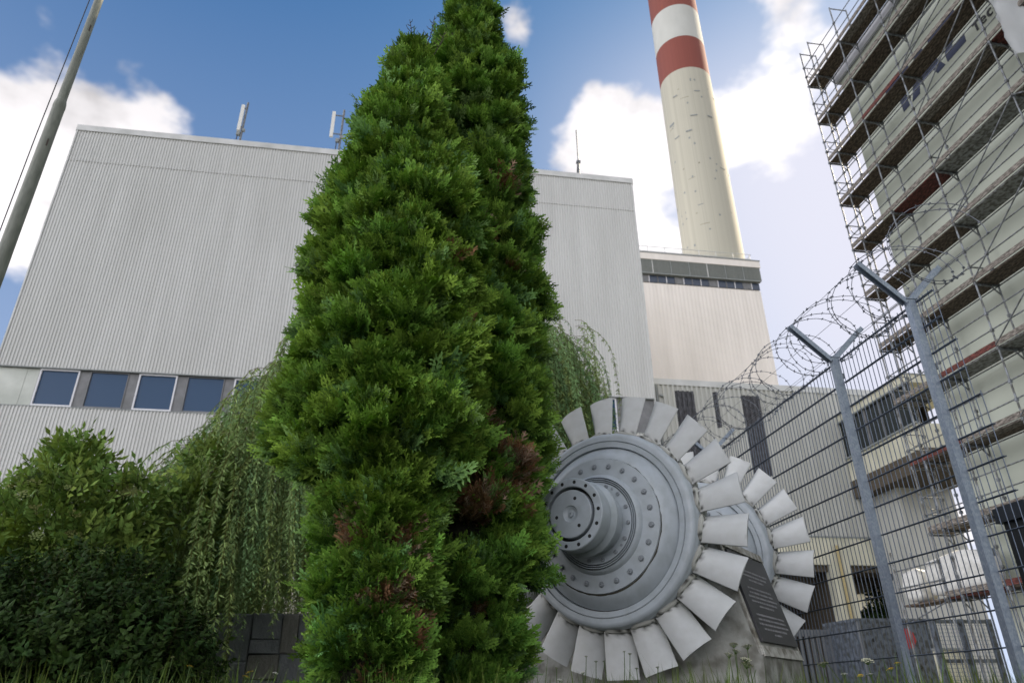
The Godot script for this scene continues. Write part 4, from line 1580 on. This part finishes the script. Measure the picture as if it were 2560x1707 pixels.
func turbine() -> void:
	var centre := Vector3(0.588, 1.3215, -4.734)
	var t := thing("turbine_rotor", "old grey steam turbine rotor with two bladed wheels on display", "turbine rotor", Vector3(0.588, 0, -4.734), -34.41)
	var mid := Vector3(0, 1.3215, 0)
	var blades := [blade_mesh(901), blade_mesh(902), blade_mesh(903)]
	var hex := begin()
	lathe(hex, [Vector2(0.0, 0.0035), Vector2(0.0035, 0.0035), Vector2(0.0045, 0.010), Vector2(0.0105, 0.010), Vector2(0.0125, 0.008), Vector2(0.0125, 0.0), Vector2(0.0135, 0.0)], 14)
	var bolt := finish(hex)
	var ring_s := begin()
	lathe(ring_s, [Vector2(0.0, 0.0), Vector2(0.0155, 0.001), Vector2(0.0175, 0.003), Vector2(0.0195, 0.0)], 16)
	var recess := finish(ring_s)
	var hole_s := begin()
	lathe(hole_s, [Vector2(0.0, 0.002), Vector2(0.010, 0.002), Vector2(0.013, 0.0)], 12)
	var hole := finish(hole_s)
	for which in 2:
		var d := Node3D.new()
		d.name = "bladed_wheel"
		d.position = mid + Vector3(0, 0, -1.5435 * which)
		t.add_child(d, true)
		# the face of the wheel, turned about the axle
		var s := begin()
		lathe(s, [Vector2(0.0, 0.118), Vector2(0.262, 0.118)], 96, Transform3D(), false, 2)
		lathe(s, [Vector2(0.300, 0.112), Vector2(0.312, 0.104), Vector2(0.322, 0.078)], 96, Transform3D(), true, 40)
		lathe(s, [Vector2(0.322, 0.078), Vector2(0.432, 0.068), Vector2(0.434, 0.056)], 96, Transform3D(), false, 50)
		var dish := []
		for i in 13:
			var u := i / 12.0
			dish.append(Vector2(lerpf(0.434, 0.524, u), 0.056 - 0.072 * pow(u, 1.6)))
		lathe(s, dish, 96, Transform3D(), true, 60)
		lathe(s, [Vector2(0.524, -0.016), Vector2(0.526, -0.026), Vector2(0.530, -0.026), Vector2(0.5325, 0.0), Vector2(0.566, 0.002), Vector2(0.5685, -0.004), Vector2(0.5725, -0.004), Vector2(0.575, 0.005)], 96, Transform3D(), false, 70)
		var brim := []
		for i in 9:
			var a := PI / 2 * i / 8.0
			brim.append(Vector2(0.598 + 0.034 * sin(a), -0.029 + 0.034 * cos(a)))
		brim.insert(0, Vector2(0.575, 0.005))
		lathe(s, brim, 96, Transform3D(), true, 90)
		lathe(s, [Vector2(0.632, -0.029), Vector2(0.640, -0.050), Vector2(0.640, -0.205), Vector2(0.625, -0.215), Vector2(0.20, -0.215)], 96, Transform3D(), false, 100)
		obj("wheel", s, M["turbine_grey"], d)
		s = begin()
		var grooves := []
		for i in 3:
			var r0 := 0.262 + i * 0.0128
			grooves.append_array([Vector2(r0, 0.118), Vector2(r0 + 0.001, 0.098), Vector2(r0 + 0.0068, 0.098), Vector2(r0 + 0.0078, 0.117)])
		grooves.append(Vector2(0.300, 0.112))
		lathe(s, grooves, 96)
		obj("seal_grooves", s, M["turbine_grey"], d)
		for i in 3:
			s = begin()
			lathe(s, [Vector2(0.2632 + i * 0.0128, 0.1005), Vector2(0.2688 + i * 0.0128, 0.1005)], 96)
			obj("groove_painted_shade", s, M["turbine_dark"], d)  # near-black ring that paints shade onto the groove floor
		for q in [[0.4345, 0.0563, 0.010, 0.65], [0.5245, -0.0240, 0.006, 1.0], [0.5705, -0.0034, 0.003, 0.5]]:
			# moss and dirt that settled in the joints, thickest along the lower half
			s = begin()
			s.set_smooth_group(-1)
			var ng := FastNoiseLite.new()
			ng.seed = 55 + which
			ng.frequency = 0.9
			for k in 160:
				var e := []
				for kk in [k, k + 1]:
					var a: float = TAU * kk / 160.0
					var low: float = 0.5 - 0.5 * cos(a)
					var w: float = q[2] * clampf(low * 1.1 - 0.15 + 0.9 * ng.get_noise_2d(cos(a) * 4.0, sin(a) * 4.0 + q[0] * 20.0), 0.02, 1.0)
					var o := Vector3(sin(a), cos(a), 0)
					e.append(o * q[0] + Vector3(0, 0, q[1] + 0.0006))
					e.append(o * (q[0] + w) + Vector3(0, 0, q[1] + 0.0006 - w * q[3] * 0.12))
				quad(s, e[0], e[1], e[3], e[2])
			obj("joint_grime", s, M["grime"], d)
		for i in 22:
			var a := deg_to_rad(16.3636 * i - 0.5 - 0.3 * which)
			inst("blade", blades[(i * 7 + which) % 3], M["blade_paint"], d, Transform3D(Basis(Vector3(0, 0, 1), -a), Vector3(0, 0, -0.118)))
			var b := deg_to_rad(16.3636 * i + 0.1)
			var p := Vector3(sin(b), cos(b), 0) * 0.379
			var tilt := Basis(Vector3(cos(b), -sin(b), 0), -0.09)
			inst("bolt_recess", recess, M["louvre"] if false else M["bolt"], d, Transform3D(tilt, p + Vector3(0, 0, 0.0742)))
			inst("bolt", bolt, M["bolt"], d, Transform3D(tilt, p + Vector3(0, 0, 0.0752)))
		for i in 15:
			var b := deg_to_rad(24.0 * i + 1.0)
			var p := Vector3(sin(b), cos(b), 0) * 0.242
			inst("inner_bolt", bolt, M["bolt"], d, Transform3D(Basis.from_scale(Vector3(1.0, 1.0, 1.1)), p + Vector3(0, 0, 0.119)))
			if i % 4 == 1:
				var b2 := deg_to_rad(24.0 * i + 12.0)
				inst("inner_bolt", recess, M["bolt"], d, Transform3D(Basis.from_scale(Vector3(0.42, 0.42, 1.2)), Vector3(sin(b2), cos(b2), 0) * 0.243 + Vector3(0, 0, 0.119)))
	# coupling flange at the free end
	var s := begin()
	lathe(s, [Vector2(0.168, 0.385), Vector2(0.168, 0.424), Vector2(0.172, 0.427), Vector2(0.2175, 0.427), Vector2(0.2225, 0.422), Vector2(0.2225, 0.330), Vector2(0.214, 0.322), Vector2(0.214, 0.300), Vector2(0.233, 0.262), Vector2(0.236, 0.258), Vector2(0.236, 0.236), Vector2(0.228, 0.228), Vector2(0.206, 0.205), Vector2(0.206, 0.119)], 80, Transform3D(Basis(), mid))
	var flange := obj("coupling_flange", s, M["turbine_grey"], t)
	s = begin()
	lathe(s, [Vector2(0.0, 0.386), Vector2(0.168, 0.386)], 48, Transform3D(Basis(), mid))
	obj("flange_gap", s, M["turbine_dark"], flange)
	s = begin()
	lathe(s, [Vector2(0.148, 0.38), Vector2(0.148, 0.423), Vector2(0.144, 0.428), Vector2(0.052, 0.428), Vector2(0.047, 0.420), Vector2(0.028, 0.411), Vector2(0.018, 0.411), Vector2(0.018, 0.424), Vector2(0.006, 0.426), Vector2(0.005, 0.416), Vector2(0.0, 0.416)], 64, Transform3D(Basis(), mid))
	var cap := obj("shaft_end_disc", s, M["turbine_grey"], t)
	for i in 3:
		var b := TAU * i / 3.0 + 2.5
		inst("hole", hole, M["turbine_dark"], cap, Transform3D(Basis(), mid + Vector3(sin(b), cos(b), 0) * 0.098 + Vector3(0, 0, 0.427)))
	for i in 14:
		var b := TAU * i / 14.0 + 0.2
		inst("hole", hole, M["turbine_dark"], flange, Transform3D(Basis(), mid + Vector3(sin(b), cos(b), 0) * 0.196 + Vector3(0, 0, 0.4262)))
	s = begin()
	lathe(s, [Vector2(0.23, -0.21), Vector2(0.20, -0.26), Vector2(0.20, -1.44), Vector2(0.25, -1.5)], 48, Transform3D(Basis(), mid))
	lathe(s, [Vector2(0.2, -1.75), Vector2(0.2, -2.1), Vector2(0.0, -2.1)], 48, Transform3D(Basis(), mid))
	obj("shaft", s, M["turbine_grey"], t)

	# concrete pedestal between the wheels, with the plaque on its sloping flank
	var p := thing("concrete_pedestal", "weathered concrete pedestal with sloping sides carrying the turbine rotor", "pedestal", Vector3(0.588, 0, -4.734), -34.41)
	s = begin()
	var outline := PackedVector2Array([Vector2(-0.81, -0.2), Vector2(-0.81, 0.522), Vector2(-0.63, 1.23), Vector2(-0.24, 1.26)])
	for i in 9:
		var a := PI + 0.25 + (PI - 0.5) * i / 8.0
		outline.append(Vector2(cos(a) * 0.206, 1.3215 + sin(a) * 0.206))
	outline.append_array(PackedVector2Array([Vector2(0.24, 1.26), Vector2(0.63, 1.23), Vector2(0.81, 0.522), Vector2(0.81, -0.2)]))
	slab(s, outline, 0.87, Transform3D(Basis(), Vector3(0, 0, -0.35)))
	obj("body", s, M["concrete"], p)
	# pale worn arrises
	s = begin()
	for z in [-0.365, -1.205]:
		bar(s, Vector3(0.806, 0.524, z), Vector3(0.640, 1.18, z), 0.03, 0.022, Vector3(1, 0.25, 0))
	bar(s, Vector3(0.804, 0.545, -0.37), Vector3(0.804, 0.545, -1.2), 0.06, 0.028, Vector3(1, 0.25, 0))
	bar(s, Vector3(0.643, 1.195, -0.37), Vector3(0.643, 1.195, -1.2), 0.05, 0.028, Vector3(1, 0.25, 0))
	obj("chipped_edge", s, M["concrete_pale"], p)
	# the plaque lies on the slope
	var a0 := Vector3(0.795, 0.585, 0)
	var a1 := Vector3(0.645, 1.165, 0)
	var along := (a1 - a0).normalized()
	var nrm := along.cross(Vector3(0, 0, 1)).normalized()
	if nrm.x < 0:
		nrm = -nrm
	var plaque := Node3D.new()
	plaque.name = "plaque"
	plaque.transform = Transform3D(Basis(Vector3(0, 0, -1), along, nrm), (a0 + a1) / 2.0 + Vector3(0, 0, -0.785) + nrm * 0.012)
	p.add_child(plaque, true)
	block("plate", Vector3.ZERO, Vector3(0.77, 0.575, 0.016), M["plaque"], plaque)
	rng.seed = 33
	s = begin()
	for i in 15:
		if i in [3, 9]:
			continue
		var y := 0.17 - i * 0.029
		var wide := 0.30 if i in [2, 8, 14] else rng.randf_range(0.48, 0.62)
		if i == 14:
			wide = 0.14
		var x := -wide / 2.0
		while x < wide / 2.0:
			var l := rng.randf_range(0.006, 0.011)
			box(s, Vector3(x + l / 2.0, y, 0.0086), Vector3(l, rng.randf_range(0.009, 0.014), 0.0012))
			x += l + (0.013 if rng.randf() < 0.2 else 0.0035)
	obj("engraved_lines", s, M["plaque_text"], plaque)
	# squat concrete saddle under the front wheel and a foundation
	var q := thing("concrete_footing", "dark low concrete footing beneath the front turbine wheel", "footing", Vector3(0.588, 0, -4.734), -34.41)
	block("base", Vector3(-0.1, 0.12, -0.95), Vector3(1.9, 0.3, 1.1), M["concrete"], q)
	block("riser", Vector3(-0.42, 0.30, -0.62), Vector3(0.5, 0.36, 0.5), M["concrete"], q)

# ------------------------------------------------------------------ meadow

func meadow() -> void:
	rng.seed = 1001
	var tufts := []
	for k in 3:
		var s := begin()
		for i in 9:
			var a := rng.randf() * TAU
			var lean := rng.randf_range(0.1, 0.55)
			var h := rng.randf_range(0.55, 1.0)
			var out := Vector3(cos(a), 0, sin(a))
			var p := out * rng.randf_range(0, 0.1)
			var pts := [p, p + out * lean * 0.25 * h + Vector3(0, h * 0.55, 0), p + out * lean * h + Vector3(0, h, 0)]
			var side := out.cross(Vector3.UP) * 0.014
			s.set_smooth_group(-1)
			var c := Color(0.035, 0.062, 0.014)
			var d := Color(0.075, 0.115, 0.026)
			s.set_color(c); s.add_vertex(pts[0] - side); s.add_vertex(pts[1] - side * 0.8)
			s.set_color(d); s.add_vertex(pts[1] + side * 0.8)
			s.set_color(c); s.add_vertex(pts[0] - side); s.add_vertex(pts[1] + side * 0.8); s.add_vertex(pts[0] + side)
			s.set_color(d); s.add_vertex(pts[1] - side * 0.8); s.add_vertex(pts[2]); s.add_vertex(pts[1] + side * 0.8)
		tufts.append(finish(s))
	for k in 3:
		var xf := []
		var cl := []
		for i in 5200:
			var d := 2.3 + 8.0 * pow(rng.randf(), 1.5)
			var p := polar(rng.randf_range(-50, 50), d)
			var h := rng.randf_range(0.24, 0.39) + (0.07 if rng.randf() < 0.12 else 0.0)
			xf.append(Transform3D(Basis(Vector3.UP, rng.randf() * TAU) * Basis.from_scale(Vector3(h * 0.8, h, h * 0.8)), p))
			cl.append(tint(0.3, 0.15))
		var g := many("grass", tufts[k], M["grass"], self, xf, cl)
		g.name = "grass" if k == 0 else "grass_%03d" % k
		tag(g, "long uncut meadow grass across the foreground", "grass", "meadow grass in the foreground")
	# single flowers: azimuth, slope of sight, distance, kind, label
	var heads := {"umbel": umbel_head(61, Color(0.55, 0.55, 0.40)), "yellow": umbel_head(62, Color(0.62, 0.42, 0.02)), "bud": umbel_head(63, Color(0.16, 0.17, 0.07)), "white": umbel_head(64, Color(0.66, 0.66, 0.60))}
	var wide := {"umbel": 0.052, "yellow": 0.036, "bud": 0.019, "white": 0.03}
	var words := {"umbel": "cream umbel flower", "yellow": "yellow meadow flower", "bud": "green seed head", "white": "small white flower"}
	var flowers := [
		[15.8, 0.058, 3.9, "umbel", "before the pedestal, tallest and leftmost of the high pair"], [16.7, 0.056, 3.95, "umbel", "before the pedestal, right one of the high pair"], [15.9, 0.051, 4.0, "umbel", "before the pedestal, just below the tallest one"],
		[15.4, 0.047, 3.8, "umbel", "before the pedestal, leftmost of that clump"], [16.5, 0.041, 3.85, "umbel", "before the pedestal, third up on its right side"], [16.5, 0.035, 3.7, "umbel", "before the pedestal, biggest and lowest of that clump"],
		[21.5, 0.034, 4.2, "umbel", "right of the pedestal, leftmost before the mesh fence"], [24.3, 0.036, 4.1, "umbel", "before the mesh fence, nearest the grey container"], [22.7, 0.023, 4.2, "white", "low before the palisade slats"], [24.3, 0.022, 4.0, "white", "low before the grey container"],
		[4.9, 0.030, 3.7, "white", "under the rotor, before the lowest left blade"], [3.2, 0.022, 3.6, "white", "under the rotor, beside the thuja foot"], [6.2, 0.014, 3.5, "white", "lowest one under the rotor blades"], [-17.1, 0.032, 3.9, "white", "before the stone wall, left of the thuja"], [-18.0, 0.026, 4.0, "white", "before the stone wall, lower one by the yellow pair"],
		[26.1, 0.033, 4.3, "yellow", "beside the near fence post"], [25.6, 0.027, 4.2, "yellow", "just left of the near fence post, lower one"], [23.7, 0.021, 4.1, "yellow", "lowest one before the grey container"],
		[-22.7, 0.039, 4.0, "yellow", "far left, highest before the dark bush"], [-18.8, 0.033, 3.9, "yellow", "before the stone wall, upper of a close pair"], [-19.0, 0.028, 3.85, "yellow", "before the stone wall, lower of a close pair"], [-15.1, 0.037, 4.0, "yellow", "between the stone wall and thuja foot"],
		[5.2, 0.049, 3.7, "bud", "before the rotor, left of three on the lowest left blade"], [5.9, 0.043, 3.75, "bud", "before the rotor, middle of three on the lowest left blade"], [6.5, 0.043, 3.7, "bud", "before the rotor, right of three on the lowest left blade"], [8.0, 0.054, 3.8, "bud", "before the rotor's lowest blade, tallest one"], [8.4, 0.051, 3.85, "bud", "before the rotor's lowest blade, just right of the tallest"],
		[8.8, 0.034, 3.7, "bud", "between two bottom blades of the rotor"], [10.3, 0.035, 3.8, "bud", "before the blade right of the lowest one"], [3.0, 0.036, 3.5, "bud", "at the thuja foot beside the rotor"],
		[-23.9, 0.049, 3.9, "bud", "tallest one before the dark bush"], [-27.7, 0.044, 3.8, "bud", "second tallest one before the dark bush"], [-28.6, 0.034, 3.9, "bud", "left one of a small pair before the dark bush"], [-29.0, 0.029, 4.0, "bud", "lowest of the pair before the dark bush"], [-25.7, 0.028, 3.7, "bud", "short one between the tall stems before the dark bush"],
	]
	for f in flowers:
		var kind: String = f[3]
		var top: float = EYE + f[1] * f[2]
		var at := polar(f[0], f[2])
		var o := thing("wild_flower", words[kind] + " " + f[4], "flower", at, rng.randf() * 360.0, words[kind] + "s in the meadow")
		var lean := Vector3(rng.randf_range(-0.06, 0.06), 0, rng.randf_range(-0.06, 0.06))
		var s := begin()
		s.set_color(Color(0.07, 0.11, 0.035))
		tube(s, PackedVector3Array([lean * 2.0, lean * 0.7 + Vector3(0, top * 0.5, 0), lean * 0.1 + Vector3(0, top * 0.85, 0), Vector3(0, top - 0.004, 0)]), 0.0026, 5, 0.6)
		obj("stem", s, M["grass"], o)
		var w: float = wide[kind] * rng.randf_range(0.85, 1.15)
		inst("flower_head", heads[kind], M["petal"], o, Transform3D(Basis.from_euler(Vector3(rng.randf_range(-0.3, 0.3), 0, rng.randf_range(-0.3, 0.3))) * Basis.from_scale(Vector3.ONE * w), Vector3(0, top, 0)))
		if rng.randf() < 0.7:
			s = begin()
			var y := top * rng.randf_range(0.45, 0.75)
			var a := rng.randf() * TAU
			var d := Vector3(cos(a) * 0.05, 0.09, sin(a) * 0.05)
			s.set_color(Color(0.07, 0.11, 0.035))
			tube(s, PackedVector3Array([lean * 0.5 + Vector3(0, y, 0), lean * 0.5 + Vector3(0, y, 0) + d]), 0.0016, 4)
			obj("side_shoot", s, M["grass"], o)
